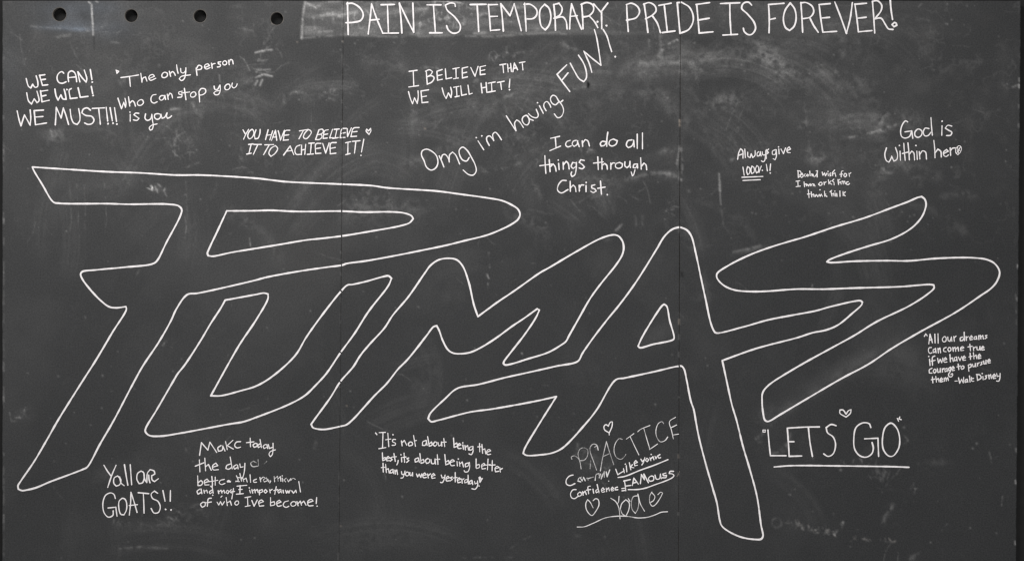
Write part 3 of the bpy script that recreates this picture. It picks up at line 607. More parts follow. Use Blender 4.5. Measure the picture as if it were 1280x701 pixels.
par = inscription('chalk_quote', 'slanting quote reading The only person who can stop you is you')
B = (140, 68, 7.97)
write(par, B, [
 ('@quotation_mark', '40,160 68,172 50,192 45,165'),
 ('The', '90,234 180,222 265,208 / 175,225 180,280 184,322 / 288,192 300,280 / 300,270 310,240 335,228 350,270 / 372,245 425,222 410,205 378,215 368,240 385,262 438,242'),
 ('only', '520,182 498,205 500,228 525,235 552,215 550,190 520,182 / 572,172 585,222 / 580,195 605,175 622,190 632,212 / 645,108 652,160 660,192 / 685,145 690,180 710,190 735,165 738,138 / 738,138 735,190 722,245 695,265 672,248 690,225 782,208'),
 ('person', '838,140 848,212 / 840,150 865,112 895,125 890,148 850,158 / 925,135 972,115 955,98 928,110 922,135 940,150 978,135 / 992,92 1000,142 / 995,115 1010,98 1028,95 / 1085,78 1060,82 1062,98 1082,105 1078,125 1052,130 / 1125,68 1105,85 1112,108 1138,105 1145,82 1125,68 / 1162,62 1170,108 / 1168,85 1180,55 1198,60 1208,98'),
 ('Who', '60,440 80,500 95,545 118,480 135,530 140,490 130,440 / 165,425 178,518 / 178,490 205,465 222,480 235,518 / 285,455 255,480 262,508 290,510 315,485 305,458 285,455'),
 ('can', '440,402 405,410 388,445 395,475 420,488 450,475 / 525,415 490,415 472,440 490,460 515,445 528,412 / 528,412 535,452 / 552,400 562,452 / 558,425 578,390 595,400 605,438'),
 ('stop', '700,370 665,380 668,398 698,405 695,425 655,432 / 722,342 738,455 / 695,388 775,378 / 810,378 785,398 788,425 815,428 838,405 828,380 810,378 / 868,375 872,430 875,478 / 868,375 890,345 930,350 935,380 905,405 870,410'),
 ('you', '1018,320 1025,350 1050,352 1075,310 / 1078,310 1078,370 1060,402 1030,405 1015,388 1035,370 1078,365 / 1150,300 1125,325 1130,352 1155,355 1178,330 1170,303 1150,300 / 1200,290 1195,320 1215,338 1240,320 1248,298'),
 ('is', '182,600 182,668 / 180,578 / 268,590 235,588 220,605 245,622 270,640 250,660 215,655'),
 ('you', '335,595 330,640 352,660 385,645 398,600 / 398,600 405,665 412,710 400,750 382,757 372,735 395,710 450,695 / 470,595 430,600 425,630 450,650 480,635 485,605 470,595 / 490,598 500,640 525,630 550,585 / 550,588 545,620 555,640 580,630 595,615'),
], 2.1)

par = inscription('chalk_message', 'slanted capital message reading YOU HAVE TO BELIEVE IT TO ACHIEVE IT! with a small heart')
C = (295, 135, 7.083)
write(par, C, [
 ('YOU', '62,195 85,235 / 112,192 85,240 68,278 / 145,192 115,215 105,255 120,275 145,260 160,220 145,192 / 178,195 165,240 170,275 195,270 212,230 215,192'),
 ('HAVE', '285,195 262,282 / 325,205 300,285 / 268,245 315,238 / 315,290 350,200 362,288 / 325,262 360,258 / 375,205 388,250 395,288 430,200 / 478,200 438,205 420,288 465,284 / 425,245 468,240'),
 ('TO', '562,205 640,192 / 598,200 558,275 / 645,195 610,225 598,262 620,275 650,250 668,215 645,195'),
 ('BELIEVE', '735,195 705,280 / 735,195 765,190 775,210 758,230 725,238 755,238 762,258 740,280 705,282 / 818,195 785,205 772,272 808,268 / 780,238 812,232 / 855,192 830,268 862,265 / 870,192 915,188 / 895,190 878,268 / 858,272 905,265 / 978,182 938,188 922,265 965,262 / 930,228 968,220 / 985,185 988,255 1022,178 / 1090,175 1040,182 1018,255 1068,252 / 1030,215 1072,210'),
 ('@heart', '1178,235 1152,205 1158,190 1172,205 1178,200 1192,183 1195,205 1178,235'),
 ('IT', '112,325 152,320 / 135,322 115,405 / 95,410 135,402 / 160,325 225,325 / 195,325 155,412'),
 ('TO', '255,328 335,325 / 295,328 245,415 / 350,335 310,360 292,405 310,430 345,405 370,360 350,335'),
 ('ACHIEVE', '422,418 480,338 512,415 / 445,385 500,378 / 568,330 535,345 522,385 535,412 575,412 / 582,330 580,415 / 618,325 610,412 / 582,375 615,368 / 645,315 695,312 / 668,315 660,410 / 632,412 685,408 / 752,315 708,320 705,405 752,402 / 706,362 748,355 / 768,315 795,402 825,312 / 888,308 840,315 835,408 885,402 / 838,360 880,352'),
 ('IT!', '970,310 1015,300 / 992,305 990,410 / 972,415 1010,405 / 1030,298 1098,292 / 1062,296 1050,402 / 1132,280 1112,392 / 1107,422'),
], 2.1)

par = inscription('chalk_message', 'message reading Yall are GOATS!! under the foot of the first outlined letter')
N_ = (120, 570, 8.245)
write(par, N_, [
 ('Yall', '82,90 118,150 155,200 / 208,90 165,190 122,318 / 225,200 190,220 185,275 210,305 245,290 258,240 225,200 / 245,210 262,275 292,300 / 295,85 310,180 330,295 / 355,85 362,180 370,290'),
 ('are', '465,150 430,175 422,235 445,280 480,270 498,215 490,165 465,150 / 492,170 505,240 525,268 / 525,265 532,170 560,135 600,150 608,180 575,200 / 545,190 548,235 558,270 / 575,195 580,240 605,258 645,228'),
 ('GOATS!!', '200,432 185,390 150,375 100,400 72,480 85,580 130,625 175,605 178,560 / 125,530 205,522 218,615 / 270,430 240,460 238,540 258,595 290,600 315,550 315,470 295,435 270,430 / 345,602 358,480 362,368 395,470 425,575 / 345,505 430,495 / 438,372 545,382 / 490,380 495,480 498,582 / 638,378 605,355 572,385 585,430 640,460 665,520 645,575 600,580 572,535 / 690,352 712,460 / 718,545 / 768,350 766,460 / 775,550'),
], 2.3)

par = inscription('chalk_quote', 'five-line quote that begins Make today the day, partly rubbed and overwritten')
O_ = (235, 540, 7.008); O2 = (300, 540, 7.008)
write(par, O_, [
 ('Make', '102,200 118,90 175,155 192,85 252,175 / 290,115 262,135 268,165 300,155 305,118 / 305,118 325,162 / 330,80 345,150 / 395,68 345,115 398,145 / 462,80 425,85 410,115 430,135 462,128'),
 ('today', '545,50 548,125 / 512,90 578,82 / 590,95 570,110 580,130 605,120 605,98 590,95 / 630,100 612,115 618,132 640,120 / 632,62 645,132 / 680,105 660,120 668,140 690,130 / 692,105 700,140 / 705,105 715,140 740,130 / 745,95 745,150 738,195 722,212 710,195 720,170 765,152'),
 ('the', '100,240 105,345 / 65,295 140,265 / 148,225 155,335 / 155,300 180,280 205,330 / 215,305 262,290 245,268 218,290 222,325 268,325'),
 ('day', '375,275 340,290 332,315 355,322 385,305 / 370,215 388,318 / 425,282 400,300 410,320 435,305 / 435,285 440,318 / 455,275 460,305 485,300 / 500,270 495,340 482,390 470,405'),
 ('@rubbed_letter:half wiped letter', '*.78 575,250 550,270 565,298 610,295 / *.7 580,255 600,265 / *.85 615,240 618,290 / *.5 630,285 660,278 690,255', M_FAINT, 1.3),
 ('better', '85,380 88,465 / 88,440 115,420 130,440 115,462 88,465 / 145,440 185,428 168,408 145,425 150,460 185,458 / 210,385 215,455 212,480 200,470 / 190,430 225,425 / 240,390 240,460 / 225,425 262,418 / 320,410 285,420 275,440 295,455 325,445 / 345,430 355,420 372,432 345,432'),
 ('@overwritten_word', '425,380 440,420 420,430 / 455,360 470,425 / 435,395 480,395 / 420,425 450,430 / 480,395 490,430 / 492,410 510,400 520,432 / 545,370 550,435 / 600,408 575,420 580,435 602,435', M_SOFT),
 ('and', '105,495 80,515 88,540 115,525 / 115,495 122,535 / 140,505 145,530 / 145,515 165,505 172,528 / 210,505 188,520 195,535 218,520 / 212,465 222,530 / 218,548'),
 ('most', '265,510 270,535 / 270,520 290,505 298,530 / 298,520 315,505 322,530 / 345,505 332,525 350,535 362,515 345,505 / 380,500 368,515 382,530 / 400,490 385,580 / 380,520 408,515 / 290,565 300,555'),
 ('I', '430,470 515,462 / 458,465 455,535 / 425,540 485,535 / 445,500 475,498'),
 ('of', '130,610 110,630 125,655 150,640 152,612 130,610 / 205,575 180,580 170,645 / 165,615 205,608'),
 ('who', '255,610 270,635 285,605 300,635 320,605 / 335,570 345,640 / 345,615 370,600 382,635 / 425,600 410,620 425,635 445,620 440,600 425,600'),
 ("I've", '500,570 550,562 / 522,568 525,640 / 502,648 545,640 / 560,595 580,645 608,590 / 620,620 662,605 645,590 620,610 628,645 665,640'),
], 1.75)
write(par, O2, [
 ('@overwritten_word', '175,395 182,430 / 182,410 205,390 215,395 / 225,400 205,415 215,432 240,420 232,398 / 245,410 250,430 265,420 / 270,425 262,440 / 300,385 305,430 / 305,405 330,382 335,425 / 335,405 355,385 360,425 / 370,400 375,430 / 370,380 / 405,400 385,415 400,432 / 415,410 425,430 445,405 / 445,420 465,400 485,410', M_SOFT),
 ('important', '85,505 92,530 / 82,485 / 105,500 112,530 / 112,512 130,498 135,528 / 135,512 152,498 160,525 / 170,505 172,545 / 170,510 195,498 200,515 178,528 / 225,498 212,515 225,530 240,515 225,498 / 260,500 265,528 / 262,510 282,498 / 318,475 305,540 / 298,508 330,500 / 350,500 332,512 340,528 358,515 / 358,498 365,528 / 378,505 382,528 / 400,505 410,530 420,510 430,528 440,505 / 455,510 470,530 490,505 495,525 / 515,430 530,520'),
 ('become!', '268,570 268,640 / 268,615 300,605 305,630 268,642 / 325,622 360,608 345,592 322,612 332,645 362,640 / 425,598 390,610 380,640 405,655 428,645 / 465,605 445,625 460,645 490,632 488,610 465,605 / 500,605 510,640 / 510,620 530,600 540,635 / 540,618 560,600 580,635 / 595,615 640,600 625,585 595,602 600,640 640,640 / 672,570 668,622 / 676,645'),
], 1.75)

# ---- middle panel
par = inscription('chalk_message', 'capital message reading I BELIEVE THAT WE WILL HIT! below the heading')
D = (505, 60, 7.97)
write(par, D, [
 ('I', '52,236 130,225 / 92,232 98,385 / 48,392 145,378'),
 ('BELIEVE', '222,235 232,365 / 215,235 255,220 285,240 265,270 232,290 275,280 300,300 280,340 232,365 / 328,240 335,325 382,315 / 328,236 380,218 / 332,280 380,270 / 412,212 420,312 475,300 / 488,212 550,200 / 518,205 520,305 / 492,310 540,302 / 580,208 582,302 632,290 / 580,205 635,192 / 580,255 625,245 / 665,198 685,240 708,285 738,188 / 758,195 760,270 808,264 / 758,192 812,180 / 760,232 805,222'),
 ('THAT', '955,172 1015,162 / 985,168 992,248 / 1032,165 1038,242 / 1062,158 1070,240 / 1036,208 1068,200 / 1085,240 1100,155 1132,222 / 1090,210 1122,200 / 1150,152 1205,142 / 1178,150 1185,222'),
 ('WE', '45,438 65,510 85,558 105,500 132,555 142,490 140,430 / 170,435 180,548 238,542 / 170,432 245,420 / 178,490 225,482'),
 ('WILL', '380,402 400,470 420,505 442,450 468,495 475,440 465,395 / 495,395 548,385 / 522,390 528,485 / 510,490 550,482 / 565,380 575,475 622,465 / 638,375 650,465 680,455'),
 ('HIT!', '768,355 778,450 / 818,348 825,445 / 775,402 822,392 / 838,355 908,342 / 872,350 876,440 / 832,445 908,432 / 930,348 998,335 / 962,342 972,418 / 1055,312 1048,395 / 1052,418'),
], 2.2)

par = inscription('chalk_message', 'message climbing steeply to the right, reading Omg im having FUN!!')
write(par, (520, 140, 7.97), [
 ('Omg', '105,372 62,390 55,430 82,490 105,550 150,580 195,560 218,510 205,440 160,395 105,372 / 232,440 255,490 278,550 / 250,475 265,430 290,425 320,460 332,500 / 332,500 335,430 365,402 395,430 435,520 / 530,455 505,490 465,480 435,430 432,380 465,352 510,385 550,450 590,530 600,590 570,630 525,625 470,580'),
 ('im', '618,290 675,378 / 600,258 / 655,240 / 730,335 705,285 705,255 730,240 760,265 775,288 / 775,288 765,225 790,205 815,225 852,280'),
], 2.2)
write(par, (590, 95, 7.97), [
 ('having', '342,400 390,475 438,548 / 438,548 425,470 445,440 470,455 512,515 / 545,395 510,410 500,440 520,480 550,490 570,460 560,410 545,395 / 545,395 575,430 610,445 / 562,378 600,410 645,418 660,395 640,335 / 672,300 710,375 / 652,270 / 738,350 715,305 720,275 745,258 775,290 785,315 / 860,265 830,290 795,270 782,225 805,195 835,205 860,245 900,300 912,350 890,405 855,418 820,380 / 885,262 905,245'),
], 2.2)
write(par, (630, 35, 7.97), [
 ('FUN!', '625,370 528,465 590,550 655,635 / 580,520 638,450 / 660,355 700,430 750,510 795,538 820,500 818,430 790,350 742,275 / 875,445 850,360 795,235 870,300 965,375 940,200 920,90 900,20 / 988,20 1025,85 1050,170 1072,240 / 1108,290'),
], 2.5)

par = inscription('chalk_quote', 'three-line verse reading I can do all things through Christ.')
Hh = (665, 160, 7.97)
write(par, Hh, [
 ('I', '185,105 275,85 / 232,98 240,200 / 178,228 285,182'),
 ('can', '380,125 345,140 335,170 355,190 390,180 / 440,125 410,135 400,165 420,185 450,165 455,130 / 452,130 470,188 / 500,130 505,185 / 505,150 530,118 555,130 572,182'),
 ('do', '735,140 700,135 680,160 690,182 720,175 742,145 / 755,45 745,120 745,185 / 810,112 775,130 768,165 795,182 835,165 850,130 810,112'),
 ('all', '995,120 955,130 940,175 960,198 995,180 1015,130 / 1012,125 1018,190 / 1048,65 1048,205 / 1100,52 1100,210'),
 ('things', '128,278 132,370 138,452 / 78,378 195,362 / 172,318 180,438 / 180,390 210,360 230,385 240,432 / 265,355 270,415 / 262,322 / 310,345 312,412 / 312,370 340,335 360,355 370,410 / 440,350 405,345 390,385 410,405 440,380 442,345 / 442,345 440,410 425,470 400,485 388,462 395,440 / 520,325 485,318 470,345 500,365 522,390 500,408 470,400'),
 ('through', '655,290 660,415 / 612,352 710,340 / 695,305 698,412 / 698,375 725,355 745,375 750,412 / 785,352 785,412 / 785,375 805,350 825,352 / 870,345 835,360 832,390 860,405 895,390 900,358 870,345 / 925,340 925,380 945,398 970,375 975,335 / 975,335 980,395 / 1045,360 1015,365 1008,395 1030,400 1050,370 / 1050,360 1052,400 / 1025,420 1010,470 1000,478 988,440 / 1082,300 1088,412 / 1088,385 1115,352 1135,370 1142,418'),
 ('Christ.', '340,525 300,525 262,570 255,620 290,648 358,615 / 380,532 382,632 / 382,600 410,570 430,590 438,635 / 470,572 472,630 / 472,600 490,570 515,570 / 538,575 538,635 / 540,545 / 625,568 595,575 595,598 625,610 638,630 610,645 585,632 / 682,530 692,660 / 655,602 728,590 / 750,665'),
], 2.3)

par = inscription('chalk_quote', "small downhill quote reading It's not about being the best, its about being better than you were yesterday")
Qb = (460, 530, 8.25); Rb = (540, 535, 8.25)
write(par, Qb, [
 ('@quotation_mark', '78,88 92,105'),
 ("It's", '115,85 180,82 / 155,85 150,240 / 112,250 185,238 / 205,90 215,228 / 182,158 235,150 / 285,155 260,155 252,175 285,195 280,212 250,215 / 258,105'),
 ('not', '345,170 352,220 / 350,190 375,165 400,215 / 435,180 415,200 425,222 458,210 455,185 435,180 / 470,115 490,225 / 478,170 500,165'),
 ('about', '600,165 565,180 562,215 590,215 602,190 / 600,165 610,215 / 615,125 632,225 / 632,200 655,180 662,210 632,225 / 690,180 672,205 690,225 712,205 705,182 690,180 / 722,185 730,220 750,215 758,180 / 758,180 762,222 / 782,145 792,228 / 768,185 805,182'),
 ('best,', '148,292 152,370 / 152,350 178,340 185,360 152,372 / 192,355 225,345 210,330 192,345 196,375 225,372 / 250,335 232,345 250,362 230,378 / 268,300 282,380 / 258,335 292,332 / 312,370 308,395 298,415'),
 ('its', '345,340 348,385 / 340,312 / 372,295 378,390 / 360,340 392,335 / 420,345 402,352 422,370 400,390'),
 ('about', '515,345 485,360 488,388 515,378 525,355 / 520,345 530,390 / 535,300 548,400 / 548,370 572,360 578,388 548,400 / 615,350 592,372 605,402 632,390 635,360 615,350 / 650,360 658,402 685,400 692,355 / 692,355 698,408 / 715,310 722,410 / 700,362 738,358'),
 ('than', '155,400 158,490 / 138,445 180,440 / 182,410 190,495 / 190,465 210,455 220,500 / 252,465 230,475 232,500 252,495 260,475 / 258,462 265,505 / 278,470 282,510 / 282,485 298,468 306,515'),
 ('you', '345,485 352,515 378,512 / 382,480 372,520 358,550 340,552 / 402,490 385,510 400,530 422,518 418,495 402,490 / 432,495 435,525 450,525 460,495 / 460,495 462,532'),
 ('were', '500,510 512,540 528,512 545,545 555,510 / 565,528 600,518 585,500 565,520 572,548 602,545 / 615,510 622,550 / 620,528 645,508 / 655,535 690,522 675,505 655,525 662,555 692,550'),
], 1.75)
write(par, Rb, [
 ('being', '222,100 228,190 / 228,165 255,150 262,180 228,195 / 265,180 300,170 285,155 265,172 270,205 300,205 / 318,170 325,215 / 318,148 / 340,175 345,220 / 345,195 368,175 378,222 / 415,185 388,195 390,225 415,215 422,195 / 422,185 422,240 405,270 382,262'),
 ('the', '490,155 492,240 / 472,190 515,188 / 515,165 522,255 / 522,220 545,210 555,260 / 565,245 605,230 588,215 565,235 572,268 605,265'),
 ('being', '132,270 142,370 / 142,345 170,330 182,360 142,375 / 190,350 232,338 215,322 190,340 198,382 232,380 / 258,340 262,385 / 272,315 / 282,345 288,390 / 288,365 312,345 325,395 / 375,355 345,365 345,395 372,385 382,360 / 385,350 388,400 370,445 340,448 332,435'),
 ('better', '455,315 455,405 / 455,380 485,370 490,400 460,412 / 510,388 550,378 535,360 510,378 518,418 552,412 / 578,315 572,425 / 555,378 600,372 / 622,330 620,435 / 595,380 650,375 / 650,415 690,402 675,388 650,408 655,445 690,440 / 700,405 705,450 / 702,425 725,412'),
 ('yesterday', '95,480 105,510 125,505 / 135,480 125,525 105,558 88,555 / 145,520 178,508 165,492 145,510 150,540 180,538 / 208,500 190,508 210,525 188,540 / 240,455 240,550 / 220,510 258,505 / 262,535 295,522 280,508 262,525 268,558 296,552 / 308,520 312,562 / 310,535 330,518 / 362,525 338,535 338,560 362,552 370,530 / 372,480 375,572 / 408,535 388,548 390,572 410,562 412,540 / 412,535 420,578 / 438,545 445,570 468,560 / 470,540 470,590 445,625 412,620 / 485,592'),
 ('@heart', '485,505 495,555 520,515 505,522 495,500 / 492,515 497,545'),
], 1.75)

par = inscription('chalk_message', 'crowded tilted note headed PRACTICE with underlines and three hearts, beside the second panel joint')
Sb = (700, 515, 7.97); Ub = (700, 580, 7.97)
write(par, Sb, [
 ('@heart:heart above the note', '490,225 488,205 445,175 438,140 458,122 482,138 485,128 505,95 522,95 518,140 490,205'),
 ('PRACTICE', '*.38 118,465 112,445 140,432 175,450 195,480 210,560 / *.36 195,480 180,410 200,365 240,352 275,375 270,440 240,475 205,480 / *.33 365,575 335,490 300,390 302,345 330,315 365,325 380,375 / *.30 345,345 365,335 / *.22 300,560 305,480 / *.36 402,580 425,450 462,292 495,400 535,520 / *.33 435,435 490,410 / *.42 620,268 590,260 550,310 538,390 565,450 610,465 640,440 655,418 / 662,265 735,212 / 700,245 740,330 785,422 / 775,192 800,170 895,130 / 835,160 860,250 895,365 / 890,370 970,315 / 1032,112 1015,92 980,110 955,180 965,250 1000,292 1045,280 1072,245 / 1150,48 1090,92 1110,180 1128,262 / 1105,152 1160,125 / 1120,225 1182,215', M_SOFT, 0.95),
 ('Like', '555,565 575,620 640,580 / 632,560 640,600 / 660,530 665,590 / 650,515 / 690,500 705,570 / 720,520 700,545 735,550 / 738,510 770,495 755,478 738,500 745,530 770,525'),
 ("you're", '805,465 820,490 840,470 / 845,450 830,500 815,522 / 865,455 850,475 868,490 885,470 865,455 / 895,450 905,480 / 905,460 920,445 / 925,440 935,470 / 908,418 / 945,435 955,460 970,430 / 995,420 975,435 985,455 1002,450'),
 ('@underline', '578,648 650,635 800,575 940,525 1075,470', None, 1.15),
], 1.95)
write(par, Ub, [
 ('@overwritten_word', '130,105 95,115 62,155 65,195 100,210 148,190', None, 1.1),
 ('@rubbed_word:half wiped word', '*0.85 215,125 185,140 180,165 205,172 / *0.80 200,130 220,160 235,130 250,160 / *0.65 250,150 270,135 280,155 / *0.60 280,140 330,125 / *0.80 350,155 360,100 385,90 / *0.75 385,90 390,130 400,95 / *0.70 400,100 395,130 / *0.80 420,95 410,140 440,70 440,125 / *0.95 460,75 470,120 495,55 / *0.60 485,165', M_FAINT, 1.3),
 ('Confidence', '160,250 130,252 105,290 115,330 145,340 175,320 / 195,275 175,295 185,318 212,305 210,280 195,275 / 225,270 230,305 / 230,285 250,265 262,298 / 302,215 280,220 285,290 / 265,255 305,248 / 328,245 335,285 / 375,245 355,260 362,280 388,265 / 370,200 388,280 / 415,260 442,250 428,232 412,252 420,275 445,270 / 460,235 465,270 / 465,250 485,232 492,262 / 510,250 535,240 522,225 508,245 515,262 535,258 / 572,225 550,232 550,252 575,250'),
 ('@equals_sign', '615,240 645,235 / 618,262 645,258'),
 ('FAMOUS', '640,160 650,210 655,262 / 635,165 700,150 / 650,215 705,208 / 720,210 735,135 780,195 / 728,185 765,175 / 800,190 810,100 840,150 835,95 880,180 / 905,115 880,140 895,165 930,155 930,120 905,115 / 945,105 960,145 990,140 1000,95 / 1000,95 1008,140 / 1055,85 1025,95 1030,110 1060,108 1055,130 1020,132 / 1130,68 1095,70 1088,90 1120,95 1135,110 1120,130 1060,160 950,200 850,235 780,248 680,250', None, 1.1),
 ('@stray_mark:peach coloured stray mark', '*.9 1190,75 1165,120', M_PEACH),
 ('@heart:open heart at the left of its line', '330,432 300,375 275,350 258,385 260,440 290,490 318,508 360,460 388,400 380,350 355,340 330,360', M_SOFT),
 ('You', '505,335 555,370 585,430 598,540 / 588,318 580,380 565,390 / 600,440 615,390 655,350 688,380 685,450 655,515 620,490 600,440 / 680,340 695,365 / 775,310 730,320 710,380 720,450 750,485 775,440 785,360 775,295 / 775,295 800,390 840,462', M_SOFT),
 ('@heart:curled heart at the right of its line', '915,275 895,310 895,380 920,415 950,400 1000,330 1022,285 1005,275 975,300 / 920,285 945,320 930,360 905,375', M_SOFT),
 ('@underline', '172,622 240,620 330,585 450,532 560,515 660,515 780,532 870,525 950,500 1010,475 1070,470', M_SOFT, 1.1),
], 1.95)

# ---- right panel
par = inscription('chalk_message', 'small message reading Always give 1000%!! with a double underline')
J = (905, 170, 7.53)
write(par, J, [
 ('Always', '128,220 138,160 155,122 175,140 178,210 / 135,185 178,170 / 195,125 200,205 / 222,155 225,195 245,205 255,170 270,205 290,185 292,140 / 325,150 310,165 312,190 330,188 342,155 / 340,150 348,190 / 358,150 365,180 385,180 / 392,140 388,190 380,235 365,245 350,235 / 420,125 402,140 418,158 395,175 / 398,130 398,215'),
 ('give', '485,130 455,145 455,175 480,175 492,135 / 492,130 492,195 480,225 462,215 / 515,125 518,170 / 513,105 / 535,125 558,168 578,115 / 592,140 625,125 612,105 592,125 595,155 622,160'),
 ('1000%', '178,295 190,372 / 222,290 212,330 222,365 240,350 242,305 222,290 / 262,285 252,320 260,355 280,345 282,300 262,285 / 308,280 295,315 305,350 322,335 325,295 308,280 / 350,285 328,345 / 360,325'),
 ('!!', '398,268 408,330 / 438,265 432,325 / 435,350'),
 ('@underline', '168,390 365,382'), ('@underline', '178,420 342,412'),
], 1.75)

par = inscription('chalk_quote', 'tiny blotted three-line quote that begins Dont wish for')
K = (985, 205, 14.02)
write(par, K, [
 ("Don't", '175,120 180,240 / 165,120 215,130 232,175 / 180,240 215,215 / 200,200 245,165 265,215 235,240 210,215 245,180 / 300,175 285,200 300,225 / 335,185 320,210 345,220 355,195 335,185 / 378,130 385,210 / 410,175 420,215 430,180 455,230 / 480,215 515,150 512,120 / 490,125 520,120 / 510,150 510,230'),
 ('wish', '598,145 610,200 640,160 655,210 680,165 / 700,170 705,210 / 700,135 / 745,160 730,185 750,205 732,215 / 815,110 775,160 780,205 / 785,175 820,160 835,220'),
 ('for', '965,125 940,130 930,230 / 905,185 950,180 / 990,170 975,205 1000,230 1025,205 1015,172 990,170 / 1065,165 1075,220 / 1070,180 1100,155'),
 ('@overwritten_word', '140,305 205,295 / 172,305 175,390 / 140,400 215,390'),
 ('@overwritten_word', '280,315 290,400 / 290,360 320,350 325,385 345,360 360,390 385,350 400,385 / 400,385 425,350 450,360 440,385 / 450,355 470,390'),
 ('@overwritten_word', '560,325 535,355 560,380 595,360 590,325 560,325 / 630,320 635,365 / 632,340 665,315 / 705,280 715,355 / 750,300 718,330 765,360 / 800,270 770,300 800,320 805,370'),
 ('@overwritten_word', '875,275 885,360 / 880,290 910,270 / 885,330 920,315 / 920,320 930,355 / 945,310 / 960,300 965,355 / 965,320 990,305 1000,350 / 1050,315 1020,325 1020,355 1050,365 1075,345'),
 ('think', '355,455 368,590 / 340,530 385,525 / 405,490 415,580 / 415,545 445,530 455,575 / 470,540 475,575 495,540 520,575 545,535 / 558,455 / 550,540 560,570 580,535 600,570 / 635,480 640,570 / 660,530 640,550 680,570'),
 ('@overwritten_word', '765,465 735,490 / 750,480 770,565 / 770,530 800,515 805,565 / 825,515 830,565 / 818,480 / 850,520 855,570 / 905,475 908,570 / 960,485 962,560 / 1005,490 965,525 1000,560'),
], 1.6)

par = inscription('chalk_message', 'message reading God is Within her near the top right corner')
Lb = (1090, 140, 9.738)
write(par, Lb, [
 ('God', '435,125 410,110 375,145 348,230 360,300 400,320 455,300 482,240 / 400,245 482,232 495,322 / 560,210 520,250 525,295 560,312 600,285 605,235 560,210 / 690,205 645,200 622,250 640,292 680,290 715,250 / 715,72 722,180 732,285'),
 ('is', '852,170 848,285 / 852,115 / 970,175 920,165 890,200 930,225 970,250 955,285 905,290'),
 ('Within', '175,440 155,520 175,595 205,612 230,570 238,540 265,600 300,580 310,520 285,435 / 340,480 345,590 / 333,410 / 385,385 392,490 402,590 / 368,508 440,490 / 435,380 445,480 452,585 / 450,520 480,480 505,500 515,588 / 542,480 548,580 / 535,410 / 575,485 582,575 / 580,520 615,475 650,490 662,575'),
 ('her', '752,348 762,450 766,558 / 766,500 800,455 835,480 842,550 / 870,510 925,480 905,460 870,490 872,530 900,545 928,525 / 950,440 955,530 / 952,480 975,445 1010,440'),
 ('@scribble', '1050,415 1020,450 1020,500 1045,522 1075,490 1088,440 1070,415 1050,415 / 1075,430 1030,500 / 1040,430 1050,500 / 1070,470 1030,470', None, 0.62),
], 2.2)

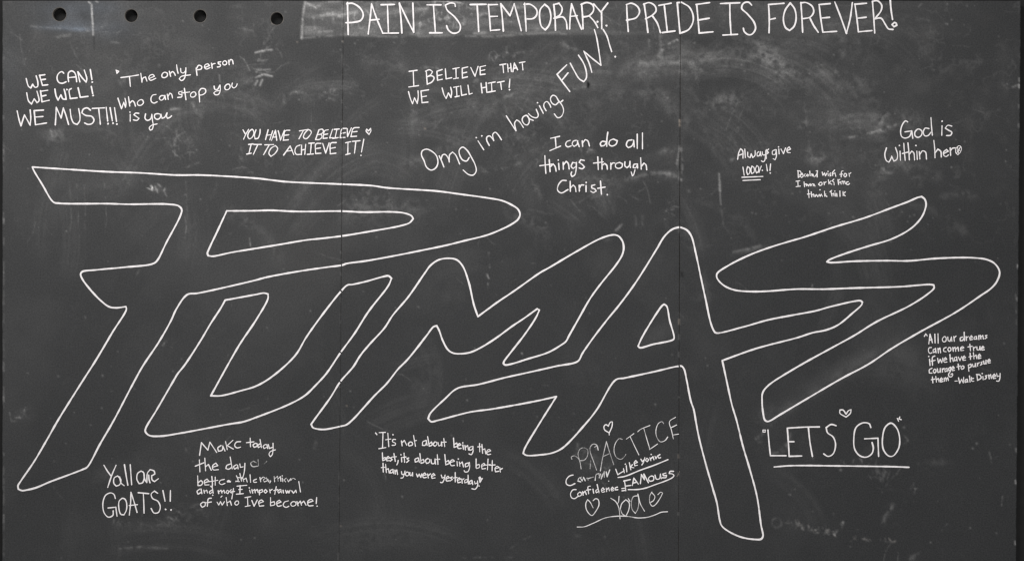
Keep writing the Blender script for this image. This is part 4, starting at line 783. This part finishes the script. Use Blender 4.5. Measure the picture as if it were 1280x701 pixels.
par = inscription('chalk_quote', 'small five-line signed quote that begins All our dreams, at the right edge')
Mb = (1150, 405, 8.445)
write(par, Mb, [
 ('@quotation_mark', '45,128 60,102 75,122'),
 ('All', '92,208 105,105 130,195 / 98,170 125,162 / 155,105 158,198 / 188,100 190,200'),
 ('our', '260,130 235,155 245,185 270,180 275,145 260,130 / 292,135 298,175 315,180 330,140 / 330,135 335,180 / 355,130 360,180 / 358,145 378,125'),
 ('dreams', '450,135 425,145 425,175 450,170 464,145 / 465,85 468,172 / 485,130 488,170 / 487,145 508,130 / 520,150 550,138 540,122 522,140 528,165 550,160 / 590,130 570,135 568,158 590,155 594,138 / 592,128 598,160 / 615,120 618,160 / 618,135 635,118 642,155 / 642,135 662,118 668,155 / 705,118 688,122 705,140 685,152'),
 ('can', '120,245 95,250 88,285 105,308 125,300 / 160,260 138,270 140,298 160,290 163,268 / 162,255 168,300 / 188,255 192,302 / 190,270 208,250 215,300'),
 ('come', '275,245 252,255 250,285 275,290 / 305,245 292,265 305,288 325,275 322,250 305,245 / 345,245 350,285 / 348,260 368,242 375,285 / 375,262 398,242 405,282 / 425,260 460,248 448,235 425,252 430,278 458,275'),
 ('true', '525,210 532,280 / 505,240 550,232 / 560,240 565,278 / 562,255 585,240 / 598,238 602,270 620,270 630,235 / 630,235 634,272 / 648,255 672,245 660,232 646,250 650,272 675,268'),
 ('if', '100,370 105,435 / 92,340 / 155,335 132,345 130,432 / 115,390 158,380'),
 ('we', '185,360 195,408 212,370 228,405 240,355 / 252,380 280,370 268,352 250,370 255,400 282,398'),
 ('have', '315,320 320,395 / 320,365 342,355 350,392 / 382,345 362,355 362,385 382,378 387,358 / 385,345 390,388 / 402,345 420,382 438,340 / 450,362 478,352 465,335 448,352 452,380 478,378'),
 ('the', '528,305 532,370 / 515,345 548,338 / 562,300 568,365 / 568,340 590,325 598,362 / 612,345 638,335 625,315 610,335 615,362 640,355'),
 ('courage', '125,465 98,480 98,515 125,515 / 150,475 138,495 150,515 168,500 165,478 150,475 / 182,470 188,508 205,505 212,465 / 212,465 218,508 / 232,468 236,505 / 234,480 252,465 / 278,465 260,475 262,500 280,492 284,475 / 282,462 288,498 / 318,455 300,470 305,490 322,480 / 324,452 322,490 300,530 305,550 330,555 345,535 340,520 325,530 / 335,475 360,462 348,445 334,465 340,490 362,485'),
 ('to', '402,420 408,478 / 388,450 425,440 / 445,440 430,458 440,475 462,462 460,442 445,440'),
 ('pursue', '508,430 515,495 / 510,430 535,420 540,445 515,460 / 552,420 558,448 575,445 582,412 / 582,412 588,448 / 602,410 606,440 / 604,422 622,405 / 655,395 640,402 652,418 635,430 / 668,388 672,418 688,415 695,380 / 695,380 700,418 / 715,395 742,385 730,368 714,385 720,410 742,405'),
 ('them', '130,555 135,618 / 118,585 155,578 / 165,550 172,610 / 172,585 192,572 200,608 / 210,592 238,580 225,565 210,582 215,608 240,602 / 252,565 256,600 / 255,578 268,562 275,598 / 275,578 290,562 296,592'),
 ('@signature:first name signed after the dash', '368,600 392,598 / 405,565 418,622 438,580 455,618 460,560 / 495,580 475,588 475,612 495,605 500,588 / 498,578 503,610 / 520,545 526,608 / 540,560 545,600 565,600 / 535,575 562,570'),
 ('@signature:surname signed at the end', '600,530 605,590 / 595,530 630,535 645,565 605,592 / 662,550 665,585 / 655,520 / 705,540 688,545 700,562 682,580 / 722,535 728,575 / 725,550 742,530 750,570 / 765,555 795,545 780,525 764,545 770,572 795,568 / 808,520 815,552 835,545 / 845,518 842,570 830,600 808,598'),
], 1.75)

par = inscription('chalk_message', 'underlined capital message reading LETS GO in quotation marks with a heart on top')
Vb = (945, 505, 6.4)
write(par, Vb, [
 ('@quotation_mark', '55,205 75,205 72,222 55,220 55,205', None, 0.7),
 ('LETS', '95,205 105,320 115,410 240,410 / 250,190 258,300 265,415 365,412 / 262,298 302,298 / 250,190 380,182 505,180 / 418,185 430,300 450,415 / 640,170 600,160 560,185 570,225 615,260 635,320 615,395 575,415 540,395'),
 ('GO', '918,185 905,155 855,148 800,185 782,270 790,360 830,410 880,422 925,395 938,350 928,305 / 868,275 975,270 980,415 / 1080,150 1035,180 1012,260 1018,360 1060,412 1095,412 1140,350 1148,270 1125,190 1080,150'),
 ('@heart', '720,102 670,70 672,45 695,45 720,78 740,50 760,42 755,70 720,102', None, 0.85),
 ('@quotation_mark', '1130,112 1140,135 / 1150,100 1142,115 1160,122', None, 0.8),
 ('@underline', '145,500 280,490 680,492 920,495 1100,498 1222,503', None, 1.1),
], 2.6)
